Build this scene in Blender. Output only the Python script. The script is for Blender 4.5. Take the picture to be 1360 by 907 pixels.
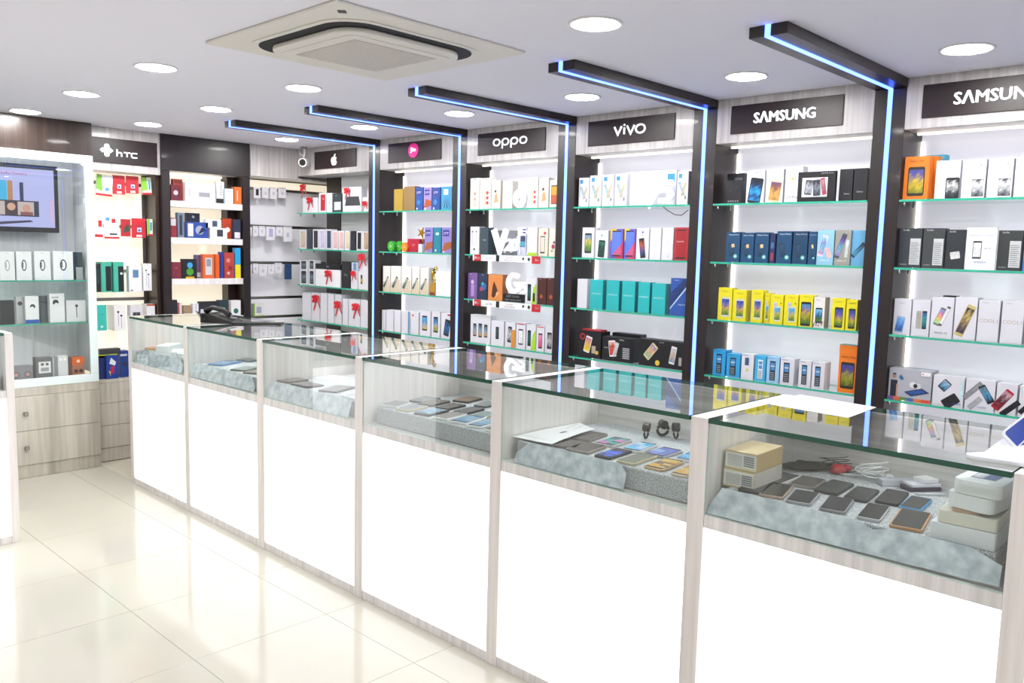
import bpy, math, random
from mathutils import Vector, Matrix
random.seed(7)
S = bpy.context.scene
for o in list(bpy.data.objects): bpy.data.objects.remove(o)

# ------------------------------------------------------------------ camera
CW, CH, FP = 1360, 907, 1112.33
YAW, PITCH, ROLL = .8101, .1087, .0251
CAM = Vector((0, 0, 1.65))
fwd = Vector((math.sin(YAW)*math.cos(PITCH), math.cos(YAW)*math.cos(PITCH), -math.sin(PITCH)))
r0 = Vector((math.cos(YAW), -math.sin(YAW), 0)); u0 = r0.cross(fwd)
rgt = r0*math.cos(ROLL)+u0*math.sin(ROLL); up = u0*math.cos(ROLL)-r0*math.sin(ROLL)
cd = bpy.data.cameras.new('camera'); cam = bpy.data.objects.new('camera', cd)
S.collection.objects.link(cam); S.camera = cam
cd.sensor_width = 36; cd.lens = 36*FP/CW; cd.clip_start = .02
M = Matrix((rgt, up, -fwd)).transposed().to_4x4(); M.translation = CAM; cam.matrix_world = M

# ------------------------------------------------------------------ world, exposure
wd = bpy.data.worlds.new('world'); S.world = wd; wd.use_nodes = True
wd.node_tree.nodes['Background'].inputs[0].default_value = (.9, .92, 1, 1)
wd.node_tree.nodes['Background'].inputs[1].default_value = .35
vs = S.view_settings
vs.view_transform = 'Standard'; vs.look = 'None'; vs.gamma = 1; vs.use_curve_mapping = False
vs.exposure = 0.47
LAMP = 112.0          # radiance of the recessed downlights
cy = S.cycles
cy.use_denoising = True; cy.max_bounces = 10; cy.diffuse_bounces = 4; cy.glossy_bounces = 5
cy.transparent_max_bounces = 24; cy.transmission_bounces = 6; cy.sample_clamp_indirect = 6
cy.caustics_reflective = False; cy.caustics_refractive = False

def ray(px, py): return fwd+rgt*((px-CW/2)/FP)-up*((py-CH/2)/FP)
def at_x(px, py, x): d = ray(px, py); return CAM+d*((x-CAM.x)/d.x)
def at_y(px, py, y): d = ray(px, py); return CAM+d*((y-CAM.y)/d.y)
def at_z(px, py, z): d = ray(px, py); return CAM+d*((z-CAM.z)/d.z)

# ------------------------------------------------------------------ colours, materials
def lin(h):
    if not isinstance(h, str): return tuple(h[:3])
    h = h.lstrip('#'); h = h if len(h) == 6 else ''.join(q*2 for q in (h or '888')); r = []
    for i in (0, 2, 4):
        c = int(h[i:i+2], 16)/255
        r.append(c/12.92 if c <= .04045 else ((c+.055)/1.055)**2.4)
    return tuple(r)
def base(name):
    m = bpy.data.materials.new(name); m.use_nodes = True
    nt = m.node_tree; return m, nt, nt.nodes['Principled BSDF']
def mat(name, col, rough=.5, metal=0, emit=0, ecol=None, coat=0, spec=.5, bump=0, bscale=60):
    m, nt, b = base(name)
    b.inputs['Base Color'].default_value = (*lin(col), 1)
    b.inputs['Roughness'].default_value = rough; b.inputs['Metallic'].default_value = metal
    b.inputs['Coat Weight'].default_value = coat; b.inputs['Coat Roughness'].default_value = .05
    b.inputs['Specular IOR Level'].default_value = spec
    if emit:
        b.inputs['Emission Color'].default_value = (*lin(ecol or col), 1)
        b.inputs['Emission Strength'].default_value = emit
    # fine procedural variation so that no surface is perfectly flat in tone
    tc = nt.nodes.new('ShaderNodeTexCoord'); n = nt.nodes.new('ShaderNodeTexNoise')
    n.inputs['Scale'].default_value = bscale; nt.links.new(tc.outputs['Object'], n.inputs['Vector'])
    mp = nt.nodes.new('ShaderNodeMapRange'); mp.inputs[3].default_value = max(0, rough-.04); mp.inputs[4].default_value = min(1, rough+.04)
    nt.links.new(n.outputs['Fac'], mp.inputs[0]); nt.links.new(mp.outputs[0], b.inputs['Roughness'])
    if bump:
        bp = nt.nodes.new('ShaderNodeBump'); bp.inputs['Strength'].default_value = bump; bp.inputs['Distance'].default_value = .002
        nt.links.new(n.outputs['Fac'], bp.inputs['Height']); nt.links.new(bp.outputs[0], b.inputs['Normal'])
    return m
def wood(name, cols, rough=.35, coat=.2, scale=(38, 38, 1.1), horizontal=False, contrast=(.3, .7)):
    """laminate: noise stretched along the grain"""
    m, nt, b = base(name)
    tc = nt.nodes.new('ShaderNodeTexCoord'); mp = nt.nodes.new('ShaderNodeMapping')
    mp.inputs['Scale'].default_value = (1.1, 1.1, 38) if horizontal else scale
    n = nt.nodes.new('ShaderNodeTexNoise'); n.inputs['Scale'].default_value = 1; n.inputs['Detail'].default_value = 5; n.inputs['Roughness'].default_value = .6
    cr = nt.nodes.new('ShaderNodeValToRGB'); cr.color_ramp.elements[0].position = contrast[0]; cr.color_ramp.elements[1].position = contrast[1]
    cr.color_ramp.elements[0].color = (*lin(cols[0]), 1); cr.color_ramp.elements[1].color = (*lin(cols[1]), 1)
    if len(cols) > 2:
        e = cr.color_ramp.elements.new(.5); e.color = (*lin(cols[2]), 1)
    nt.links.new(tc.outputs['Object'], mp.inputs[0]); nt.links.new(mp.outputs[0], n.inputs['Vector'])
    nt.links.new(n.outputs['Fac'], cr.inputs[0]); nt.links.new(cr.outputs[0], b.inputs['Base Color'])
    b.inputs['Roughness'].default_value = rough; b.inputs['Coat Weight'].default_value = coat; b.inputs['Coat Roughness'].default_value = .06
    return m
def lit(name, col, strength, basecol='#f4f4f6'):
    return mat(name, basecol, .4, emit=strength, ecol=col)
def glass(name, tint, ior=1.5, dust=0.0):
    """clear pane: straight transmission with a tint, mirror reflection by Fresnel on the outer side"""
    m = bpy.data.materials.new(name); m.use_nodes = True; nt = m.node_tree; nt.nodes.clear()
    out = nt.nodes.new('ShaderNodeOutputMaterial'); tr = nt.nodes.new('ShaderNodeBsdfTransparent'); gl = nt.nodes.new('ShaderNodeBsdfGlossy')
    tr.inputs[0].default_value = (*lin(tint), 1); gl.inputs['Roughness'].default_value = 0.0; gl.inputs[0].default_value = (1, 1, 1, 1)
    fr = nt.nodes.new('ShaderNodeFresnel'); fr.inputs[0].default_value = ior
    ge = nt.nodes.new('ShaderNodeNewGeometry'); inv = nt.nodes.new('ShaderNodeMath'); inv.operation = 'SUBTRACT'; inv.inputs[0].default_value = 1
    nt.links.new(ge.outputs['Backfacing'], inv.inputs[1])
    dv = nt.nodes.new('ShaderNodeMath'); dv.operation = 'ADD'; dv.inputs[1].default_value = 1; nt.links.new(fr.outputs[0], dv.inputs[0])
    d2 = nt.nodes.new('ShaderNodeMath'); d2.operation = 'MULTIPLY'; d2.inputs[1].default_value = 2; nt.links.new(fr.outputs[0], d2.inputs[0])
    tt = nt.nodes.new('ShaderNodeMath'); tt.operation = 'DIVIDE'; nt.links.new(d2.outputs[0], tt.inputs[0]); nt.links.new(dv.outputs[0], tt.inputs[1])   # two faces of a pane: 2r/(1+r)
    mu = nt.nodes.new('ShaderNodeMath'); mu.operation = 'MULTIPLY'; nt.links.new(tt.outputs[0], mu.inputs[0]); nt.links.new(inv.outputs[0], mu.inputs[1])
    mx = nt.nodes.new('ShaderNodeMixShader'); nt.links.new(mu.outputs[0], mx.inputs[0]); nt.links.new(tr.outputs[0], mx.inputs[1]); nt.links.new(gl.outputs[0], mx.inputs[2])
    if dust:
        df = nt.nodes.new('ShaderNodeBsdfDiffuse'); df.inputs[0].default_value = (.8, .85, .83, 1)
        tc = nt.nodes.new('ShaderNodeTexCoord'); n = nt.nodes.new('ShaderNodeTexNoise'); n.inputs['Scale'].default_value = 6
        nt.links.new(tc.outputs['Object'], n.inputs['Vector'])
        k = nt.nodes.new('ShaderNodeMath'); k.operation = 'MULTIPLY'; k.inputs[1].default_value = dust*2; nt.links.new(n.outputs['Fac'], k.inputs[0])
        m2 = nt.nodes.new('ShaderNodeMixShader'); nt.links.new(k.outputs[0], m2.inputs[0]); nt.links.new(mx.outputs[0], m2.inputs[1]); nt.links.new(df.outputs[0], m2.inputs[2]); mx = m2
    nt.links.new(mx.outputs[0], out.inputs[0]); return m
def printed(name, rough, coat=0):
    m, nt, b = base(name); a = nt.nodes.new('ShaderNodeAttribute'); a.attribute_name = 'Col'
    k = nt.nodes.new('ShaderNodeVectorMath'); k.operation = 'SCALE'; k.inputs['Scale'].default_value = .88
    nt.links.new(a.outputs['Color'], k.inputs[0]); nt.links.new(k.outputs[0], b.inputs['Base Color']); b.inputs['Roughness'].default_value = rough; b.inputs['Coat Weight'].default_value = coat
    return m
CARD = printed('printed_card', .42); GLOSSY = printed('glossy_print', .15, 0)
LAM = wood('light_laminate', ('#cdcac8', '#eceae8', '#dedbda'), .36, .08)
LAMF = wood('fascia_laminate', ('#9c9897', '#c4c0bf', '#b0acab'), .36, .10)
LAMP2 = wood('post_laminate', ('#d6d0cd', '#efeae7', '#e3dedb'), .35, .15)
LAMD = wood('drawer_laminate', ('#9f9b90', '#d2cec4', '#bcb7ab'), .4, .1, scale=(16, 16, .7))
LAMH = wood('interior_laminate', ('#b5b4b0', '#e4e2de', '#d0cecb'), .35, .15, horizontal=True)
DARK = wood('wenge_laminate', ('#150e0f', '#261a19', '#1c1313'), .38, .06)
DARKB = wood('brown_wenge', ('#1e140e', '#38281e', '#291c16'), .34, .12)
SIGNM = wood('sign_board_gloss', ('#150b0c', '#2c1113', '#1e0d0f'), .45, .0, scale=(2, 2, 3))
WHITE = mat('white_plastic', '#f2f2f2', .35); CEILM = mat('ceiling_paint', '#f3f2fc', .8, bump=.05, bscale=300)
WALLM = mat('wall_paint', '#dcdce4', .7)
TILE = mat('vitrified_tile', '#c0bdb1', .1, spec=.55, bscale=3); GROUT = mat('tile_grout', '#b9b3a4', .8)
GT = glass('clear_glass', '#fdfffe'); GF = glass('front_glass', '#fafdfc', dust=.012); GEP = mat('pale_glass_edge', '#bcd8cd', .3); GE = mat('green_glass_edge', '#0d4a38', .12, spec=.8)
GES = mat('shelf_glass_edge', '#2fa487', .15, spec=.8, emit=.06, ecol='#2fa487'); GS = glass('shelf_glass', '#eef8f4')
PANL = lit('backlit_counter_panel', '#fbfbff', 1.05); PANL2 = lit('dim_counter_panel', '#f6f5f2', .78)
PANW = lit('backlit_wall_panel', '#f1f0fb', .33, '#d6d6de'); PANY = lit('warm_backlit_panel', '#fff2d6', .52, '#e4e0d8')
LEDW = lit('white_led_profile', '#fff6e4', 1.1); LEDE = lit('panel_edge_led', '#fff8ec', 2.6); LEDB = mat('blue_led_strip', '#101840', .3, emit=1.0, ecol=(.38, .76, 5.0))
LAMPM = lit('downlight_diffuser', '#fffdfa', LAMP); METAL = mat('chrome', '#c8c8c8', .2, 1); STEEL = mat('brushed_steel', '#8f8d88', .35, 1)
BLACK = mat('black_plastic', '#0c0c0e', .3); BLACKM = mat('matt_black', '#141416', .7); GREY = mat('grey_plastic', '#8c8c8a', .5)
FABRIC = mat('grey_tweed_cloth', '#8f9494', .95, bump=.8, bscale=420); FELT = mat('pale_felt_sheet', '#a9b9ba', .9, bump=.5, bscale=45)
for _m, (ca, cb, sc) in ((FABRIC, ('#7d8186', '#d2d5d8', 260)), (FELT, ('#a3adb8', '#d0d8de', 26))):
    nt = _m.node_tree; b = nt.nodes['Principled BSDF']; n = nt.nodes.new('ShaderNodeTexNoise'); n.inputs['Scale'].default_value = sc; n.inputs['Detail'].default_value = 6
    tc = nt.nodes.new('ShaderNodeTexCoord'); nt.links.new(tc.outputs['Object'], n.inputs['Vector'])
    cr = nt.nodes.new('ShaderNodeValToRGB'); cr.color_ramp.elements[0].position = .35; cr.color_ramp.elements[1].position = .65
    cr.color_ramp.elements[0].color = (*lin(ca), 1); cr.color_ramp.elements[1].color = (*lin(cb), 1)
    nt.links.new(n.outputs['Fac'], cr.inputs[0]); nt.links.new(cr.outputs[0], b.inputs['Base Color'])
PAPER = mat('white_paper', '#f3f3f4', .7); GOLD = mat('gold_metal', '#c9a23a', .25, 1); RIBBON = mat('red_ribbon', '#c8202c', .3, coat=.3)
SCREEN = printed('tv_picture', .2)
_nt = SCREEN.node_tree; _b = _nt.nodes['Principled BSDF']; _a = [n for n in _nt.nodes if n.type == 'ATTRIBUTE'][0]
_nt.links.new(_a.outputs['Color'], _b.inputs['Emission Color']); _b.inputs['Emission Strength'].default_value = .70
for _l in list(_b.inputs['Base Color'].links): _nt.links.remove(_l)
_b.inputs['Base Color'].default_value = (.02, .02, .025, 1)

# ------------------------------------------------------------------ mesh building
def tri_extra(o, label=None, cat=None, group=None, kind=None):
    if label: o['label'] = label
    if cat: o['category'] = cat
    if group: o['group'] = group
    if kind: o['kind'] = kind
    return o
class MB:
    def __init__(s): s.v = []; s.f = []; s.m = []; s.c = []; s.mats = []; s.col = False
    def mi(s, m):
        if m not in s.mats: s.mats.append(m)
        return s.mats.index(m)
    def add(s, vs_, fs, m, c=None):
        k = len(s.v); s.v += [tuple(p) for p in vs_]; i = s.mi(m)
        for f in fs:
            s.f.append([k+a for a in f]); s.m.append(i)
            s.c.append([lin(c[a]) for a in f] if isinstance(c, list) else lin(c) if c is not None else (1, 1, 1))
        if c is not None: s.col = True
        return s
    def box(s, x0, x1, y0, y1, z0, z1, m, c=None):
        if x0 > x1: x0, x1 = x1, x0
        if y0 > y1: y0, y1 = y1, y0
        if z0 > z1: z0, z1 = z1, z0
        v = [(x, y, z) for z in (z0, z1) for y in (y0, y1) for x in (x0, x1)]
        return s.add(v, [(0, 2, 3, 1), (4, 5, 7, 6), (0, 1, 5, 4), (2, 6, 7, 3), (0, 4, 6, 2), (1, 3, 7, 5)], m, c)
    def pane(s, x0, x1, y0, y1, z0, z1, m, edge, axis):
        """glass slab with darker edges; axis = thin axis"""
        k = len(s.f); s.box(x0, x1, y0, y1, z0, z1, m); e = s.mi(edge)
        big = {'z': (0, 1), 'y': (2, 3), 'x': (4, 5)}[axis]
        for i in range(6):
            if i not in big: s.m[k+i] = e
        return s
    def prism(s, poly, fr, d, m, c=None, cap=True):
        """poly in 2-D, fr(u,v,w) -> 3-D, extruded w 0..d"""
        n = len(poly); v = [fr(u, w, 0) for u, w in poly]+[fr(u, w, d) for u, w in poly]
        f = [(i, (i+1) % n, n+(i+1) % n, n+i) for i in range(n)]
        if cap: f += [tuple(range(n-1, -1, -1)), tuple(range(n, 2*n))]
        return s.add(v, f, m, c)
    def tube(s, pts, r, m, c=None, n=8, closed=False):
        pts = [Vector(p) for p in pts]; N = len(pts); v = []; f = []
        for i, p in enumerate(pts):
            a = pts[(i-1) % N] if (i or closed) else p; b = pts[(i+1) % N] if (i < N-1 or closed) else p
            t = (b-a).normalized(); q = Vector((0, 0, 1)) if abs(t.z) < .9 else Vector((1, 0, 0))
            e = t.cross(q).normalized(); g = t.cross(e)
            rr = r[i] if isinstance(r, (list, tuple)) else r
            for k in range(n): w = 2*math.pi*k/n; v.append(p+e*(rr*math.cos(w))+g*(rr*math.sin(w)))
        for i in range(N if closed else N-1):
            j = (i+1) % N
            for k in range(n): f.append((i*n+k, i*n+(k+1) % n, j*n+(k+1) % n, j*n+k))
        if not closed: f += [tuple(range(n-1, -1, -1)), tuple((N-1)*n+k for k in range(n))]
        return s.add(v, f, m, c)
    def lathe(s, prof, cx, cy_, m, c=None, n=24, flip=False):
        v = []; f = []
        for r_, z in prof:
            for k in range(n): a = 2*math.pi*k/n; v.append((cx+r_*math.cos(a), cy_+r_*math.sin(a), z))
        for i in range(len(prof)-1):
            for k in range(n): q = (i*n+k, i*n+(k+1) % n, (i+1)*n+(k+1) % n, (i+1)*n+k); f.append(q)
        f += [tuple(range(n-1, -1, -1)), tuple((len(prof)-1)*n+k for k in range(n))]
        return s.add(v, f, m, c)
    def build(s, name, parent=None, loc=(0, 0, 0), rz=0, rx=0, ry=0, smooth=False, bevel=0):
        me = bpy.data.meshes.new(name); me.from_pydata(s.v, [], s.f)
        for m in s.mats: me.materials.append(m)
        me.polygons.foreach_set('material_index', s.m)
        if s.col:
            ca = me.color_attributes.new('Col', 'FLOAT_COLOR', 'CORNER'); buf = []
            for p in me.polygons:
                c = s.c[p.index]
                if isinstance(c, list):
                    for q in c: buf += [*q, 1.0]
                else: buf += [*c, 1.0]*p.loop_total
            ca.data.foreach_set('color', buf)
        if smooth: me.polygons.foreach_set('use_smooth', [True]*len(me.polygons))
        me.update(); o = bpy.data.objects.new(name, me); S.collection.objects.link(o)
        o.location = loc; o.rotation_euler = (rx, ry, rz)
        if parent: o.parent = parent
        if bevel:
            b = o.modifiers.new('bevel', 'BEVEL'); b.width = bevel; b.segments = 2; b.limit_method = 'ANGLE'
        return o
def thing(name, label, cat, loc=(0, 0, 0), rz=0, group=None, rx=0):
    o = bpy.data.objects.new(name, None); S.collection.objects.link(o); o.location = loc; o.rotation_euler = (rx, 0, rz)
    o.empty_display_size = .05
    return tri_extra(o, label, cat, group)
def rrect(w, h, r, seg=4, cx=0, cy_=0):
    p = []
    for (sx, sy, a0) in ((1, 1, 0), (-1, 1, 90), (-1, -1, 180), (1, -1, 270)):
        for k in range(seg+1):
            a = math.radians(a0+90*k/seg); p.append((cx+sx*(w/2-r)+r*math.cos(a), cy_+sy*(h/2-r)+r*math.sin(a)))
    return p
_tc = {}
def text2d(s, bold=0.0, shear=0.0):
    """polygons of a word, cap height about 1, centred on x, base on 0"""
    k = (s, bold, shear)
    if k in _tc: return _tc[k]
    cu = bpy.data.curves.new('t', 'FONT'); cu.body = s; cu.size = 1; cu.align_x = 'CENTER'; cu.shear = shear; cu.resolution_u = 2
    o = bpy.data.objects.new('t', cu); S.collection.objects.link(o)
    dg = bpy.context.evaluated_depsgraph_get(); ev = o.evaluated_get(dg); me = ev.to_mesh()
    vv = [v.co.copy() for v in me.vertices]; ps = [[(vv[i].x, vv[i].y) for i in p.vertices] for p in me.polygons]
    ps = [p if sum(p[i][0]*p[(i+1) % len(p)][1]-p[(i+1) % len(p)][0]*p[i][1] for i in range(len(p))) > 0 else p[::-1] for p in ps]
    ev.to_mesh_clear(); bpy.data.objects.remove(o); bpy.data.curves.remove(cu)
    if bold: ps = [[(x+dx, y) for x, y in p] for dx in (-bold*1.3, 0, bold*1.3) for p in ps]+[[(x, y+dy) for x, y in p] for dy in (-bold*.7, bold*.7) for p in ps]
    xs = [q[0] for p in ps for q in p] or [0]; ys = [q[1] for p in ps for q in p] or [0, 1]
    w = max(xs)-min(xs); mx = (max(xs)+min(xs))/2; y0 = min(ys); h = max(ys)-y0
    ps = [[((x-mx)/h, (y-y0)/h) for x, y in p] for p in ps]
    _tc[k] = (ps, w/h); return _tc[k]
def ribbon(pts, w, closed=False):
    N = len(pts); L = []; Rr = []
    for i in range(N):
        a = Vector(pts[(i-1) % N]) if (i or closed) else None; p = Vector(pts[i]); b = Vector(pts[(i+1) % N]) if (i < N-1 or closed) else None
        d1 = (p-a).normalized() if a is not None else (b-p).normalized(); d2 = (b-p).normalized() if b is not None else d1
        n1 = Vector((-d1.y, d1.x)); n2 = Vector((-d2.y, d2.x)); n = (n1+n2); n = n.normalized() if n.length > 1e-6 else n1
        k = w/2/max(.4, n.dot(n1)); L.append(p+n*k); Rr.append(p-n*k)
    out = []
    for i in range(N if closed else N-1):
        j = (i+1) % N; out.append([tuple(Rr[i]), tuple(Rr[j]), tuple(L[j]), tuple(L[i])])
    return out
def ell(cx, cy_, rx, ry, n=20, a0=0, a1=360):
    st = n if a1-a0 >= 360 else n+1
    return [(cx+rx*math.cos(math.radians(a0+(a1-a0)*k/n)), cy_+ry*math.sin(math.radians(a0+(a1-a0)*k/n))) for k in range(st)]

# ---- flat print: list of ops in 0..1 of the printed face
def draw(mb, ops, x0, z0, w, h, y, m=CARD, fr=None, step=.00025):
    """ops drawn on a plane facing local -Y, each a hair in front of the last"""
    lay = 0
    def put(poly, c):
        nonlocal lay
        if fr: v = [fr(x0+u*w, z0+q*h, lay*step+step) for u, q in poly]
        else: v = [(x0+u*w, y-step-lay*step, z0+q*h) for u, q in poly]
        mb.add(v, [tuple(range(len(poly)))], m, c)
    for op in ops:
        k = op[0]
        if k == 'r': _, a, b, c, d, col = op; put([(a, b), (c, b), (c, d), (a, d)], col); lay += 1
        elif k == 'p': put(op[1], op[2]); lay += 1
        elif k == 'e': _, a, b, ra, col = op; put([(a+ra*math.cos(t*math.pi/9), b+ra*(w/h)*math.sin(t*math.pi/9)) for t in range(18)], col); lay += 1
        elif k == 't':
            _, s, a, b, sz, col = op[:6]; ps, asp = text2d(s, op[6] if len(op) > 6 else 0); mw = op[7] if len(op) > 7 else .9
            hh = sz*h; sc = min(1, mw*w/(asp*hh)); hh *= sc
            for p in ps: put([(a+x*hh/w, b+z*hh/h) for x, z in p], col)
            lay += 1
        elif k == 'ph':   # phone picture: centre, width, height (fractions), tilt deg, body, palette
            _, cx, cz, pw, ph, ang, body, pal = op[:8]; ca, sa = math.cos(math.radians(ang)), math.sin(math.radians(ang))
            def q(x, z): x *= w; z *= h; return (cx+(x*ca-z*sa)/w, cz+(x*sa+z*ca)/h)
            rr = min(pw*w, ph*h)*.12
            put([q(a/w, b/h) for a, b in rrect(pw*w, ph*h, rr, 2)], body); lay += 1
            nx, nz = 5, 9; sw, sh = pw*.86, ph*.8; rnd = random.Random(int(cx*997+cz*131+len(pal)))
            pts = []; cols = []; fs = []; pl_ = [lin(t) for t in pal]; ca_, cb_ = rnd.random()*6, rnd.random()*6
            for j in range(nz+1):
                for i in range(nx+1):
                    u_, w_ = q(-sw/2+sw*i/nx, -sh/2+sh*j/nz)
                    pts.append(fr(x0+u_*w, z0+w_*h, lay*step+step) if fr else (x0+u_*w, y-step-lay*step, z0+w_*h))
                    g = (j/nz)*(len(pl_)-1)+.7*math.sin(i*1.9+j*.8+ca_)*math.sin(j*1.3+cb_); g = min(max(g, 0), len(pl_)-1.001); e = int(g); m_ = g-e; kk = rnd.uniform(.8, 1.15)
                    cols.append(tuple(min(1, (pl_[e][t]*(1-m_)+pl_[min(e+1, len(pl_)-1)][t]*m_)*kk) for t in range(3)))
            for j in range(nz):
                for i in range(nx): a_ = j*(nx+1)+i; fs.append((a_, a_+1, a_+nx+2, a_+nx+1))
            mb.add(pts, fs, m, cols)
            lay += 1
def strokes(mb, polys, sx, sz, x, z, y, d, m):
    for p in polys: mb.prism([(x+a*sx, z+b*sz) for a, b in p], lambda u, v, w: (u, y-w, v), d, m)
# ================================================================== THE SETTING
H = 2.461; XF = 4.0; XB = 4.24; FB = 2.234       # ceiling, fascia plane, lit panel plane, fascia bottom
YB = 6.40; YBB = 6.64                            # back fascia plane, back panel plane
def st(name, mb, parent=None, **k):
    o = mb.build(name, parent, **k)
    if not parent: o['kind'] = 'structure'
    return o
fl = st('floor', MB().box(-2.2, 4.5, -2.6, 7.0, -.08, -.004, GROUT))
T = .615
tb = {}
for i in range(-6, 2):
    for j in range(-10, 5):
        x0 = 1.447+i*T; x1 = min(x0+T, 2.30); y0 = 3.69+j*T; y1 = min(y0+T, 6.98)
        if x1-x0 < .1 or x0 < -2.2: x0 = max(x0, -2.19)
        if y0 < -2.6 or x1-x0 < .05 or y1-y0 < .05: continue
        key = (round(x1-x0, 3), round(y1-y0, 3))
        if key not in tb:
            mb = MB(); g = .0009
            mb.box(g, x1-x0-g, g, y1-y0-g, -.004, 0, TILE); o = mb.build('tile', fl, loc=(x0, y0, 0), bevel=.0006); tb[key] = o
        else:
            o = tb[key].copy(); S.collection.objects.link(o); o.parent = fl; o.location = (x0, y0, 0)
ce = st('ceiling', MB().box(-2.2, 4.5, -2.6, 7.0, H, H+.08, CEILM))
st('wall_right', MB().box(4.5, 4.6, -2.6, 7.1, 0, H, WALLM))
st('wall_back', MB().box(-2.2, 4.6, 7.0, 7.1, 0, H, WALLM))
st('wall_left', MB().box(-2.3, -2.2, -2.6, 7.1, 0, H, LAM))
st('wall_front', MB().box(-2.3, 4.6, -2.7, -2.6, 0, H, WALLM))

# ------------------------------------------------------------------ downlights
def downlight(x, y, label):
    t = thing('downlight', label, 'ceiling light', (x, y, H), 0, 'recessed round ceiling downlights')
    rg = MB(); n = 32
    rg.lathe([(.098, -.0005), (.098, -.004), (.094, -.007), (.086, -.006), (.083, -.002), (.083, -.0005)], 0, 0, WHITE, n=n); rg.build('trim_ring', t, smooth=True)
    MB().lathe([(.082, -.0035), (.075, -.0085)], 0, 0, LAMPM, n=n).build('diffuser', t)
right = [(.93, 'round ceiling downlight nearest the right edge of the photo'), (1.80, 'round ceiling downlight in front of the rightmost complete sign'), (2.66, 'round ceiling downlight above the sign with four slanting letters'),
         (3.52, 'round ceiling downlight above the sign with oval ring letters'), (4.42, 'round ceiling downlight above the pink disc sign'), (5.42, 'round ceiling downlight beside the white security camera')]
for (y, l), (px, py) in zip(right, ((1284, 67), (991, 103), (773, 130), (610, 152), (484, 170), (381, 186))):
    p = at_z(px, py, H-.008); downlight(p.x, p.y, l)
for x, y, l in [(2.28, 1.79, 'large round ceiling downlight right of the air conditioner'), (2.28, 3.62, 'round ceiling downlight just below the air conditioner in view'), (2.31, 4.56, 'round ceiling downlight left of the farthest ceiling beam'),
                (2.34, 5.52, 'round ceiling downlight above the dark back unit'), (1.61, 3.72, 'large round ceiling downlight left of the air conditioner'), (1.64, 4.70, 'round ceiling downlight midway along the left row'),
                (1.64, 5.62, 'leftmost round ceiling downlight above the television cabinet')]:
    p = at_z({1.79: 791, 3.62: 403, 4.56: 287, 5.52: 197, 3.72: 207, 4.70: 108, 5.62: 34}[y], {1.79: 34, 3.62: 118.5, 4.56: 146, 5.52: 166, 3.72: 91, 4.70: 126, 5.62: 149}[y], H-.008)
    downlight(p.x, p.y, l)
for x, y, l in [(3.5, .0, 'right row, nearest the shop front'), (1.0, 1.0, 'straight ahead of the camera spot'), (1.0, -1.0, 'behind the camera, middle'), (2.4, .2, 'over the nearest counter end'), (-.6, 1.0, 'left of the camera'), (-.6, 3.0, 'over the left aisle'),
                (.4, 4.6, 'over the short corner counter'), (-.6, -1.0, 'behind the camera, left'), (2.4, -1.2, 'behind the camera, right'), (-.9, 5.2, 'in the far left corner')]:
    downlight(x, y, 'round ceiling downlight out of view, '+l)
# ------------------------------------------------------------------ cassette air conditioner
ac = thing('air_conditioner', 'square off-white cassette air conditioner set in the ceiling', 'air conditioner', (2.12, 2.88, H))
OFF = mat('aged_white_plastic', '#e8e4dc', .5); GRILL = mat('grille_plastic', '#b9b3a8', .55)
zdn = lambda u, v, w: (u, v, -w)
MB().box(-.46, .46, -.46, .46, -.012, -.0005, OFF).build('outer_plate', ac, bevel=.004)
MB().prism(rrect(.735, .735, .15, 8), lambda u, v, w: (u, v, -.0125-w), .004, OFF).build('raised_rim', ac)
MB().prism(rrect(.69, .69, .14, 8), lambda u, v, w: (u, v, -.0167-w), .002, BLACKM).build('air_slot', ac)
MB().prism(rrect(.60, .60, .12, 8), lambda u, v, w: (u, v, -.0190-w), .020, OFF).build('inner_panel', ac, bevel=.006)
MB().prism(rrect(.50, .50, .03, 3), lambda u, v, w: (u, v, -.0392-w), .002, OFF).build('grille_frame', ac)
g = MB(); g.box(-.20, .20, -.20, .20, -.0418, -.0414, GRILL)
for k in range(28): y = -.196+k*.0145; g.box(-.2, .2, y, y+.007, -.0445, -.0418, OFF)
g.build('intake_grille', ac)['kind'] = 'stuff'
MB().prism([(-.405,-.385),(-.385,-.405),(-.365,-.385),(-.385,-.365)], lambda u, v, w: (u, v, -.0122-w), .002, BLACK).build('logo_badge', ac)

# ================================================================== RIGHT WALL
PY = [1.47, 2.425, 3.385, 4.35, 5.32, .51]; PH_ = .07
SZ = [1.922, 1.615, 1.307, 1.004]
ordn = ['nearest', 'second nearest', 'middle', 'second farthest', 'farthest', 'out-of-view']
for k, y in enumerate(PY):
    a = thing('lit_portal', f'{ordn[k]} dark wooden post and ceiling beam with blue light strip', 'post', (XF, y, 0), 0, 'dark portals with blue strips between wall bays')
    yy = 0
    MB().box(-.001, .255, -PH_, PH_, 0, H-.041, DARK).build('post', a, bevel=.0015)
    x0 = -1.19
    MB().box(x0, .255, -.073, .073, H-.040, H-.0005, DARK).build('ceiling_beam', a, bevel=.0015)
    L = MB(); w = .0105
    L.box(x0-.002, -.003, -w, w, H-.0435, H-.0402, LEDB); L.box(x0-.0035, x0-.0005, -w, w, H-.0435, H-.0006, LEDB)
    L.box(-.004, -.0015, -w, w, .02, H-.0437, LEDB); L.build('blue_light_strip', a)
edges = [(.51, 1.47), (1.47, 2.425), (2.425, 3.385), (3.385, 4.35), (4.35, 5.32), (5.32, 6.54)]
BAY = ['rightmost bay', 'second bay from right', 'third bay from right', 'fourth bay from right', 'fifth bay from right', 'corner bay']
blab = ['rightmost white backlit wall display bay', 'wall display bay with yellow and navy boxes', 'wall display bay with teal boxes', 'wall display bay with promo strips on shelves', 'wall display bay under the pink disc sign', 'corner wall display bay with bow-tied white boxes']
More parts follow.
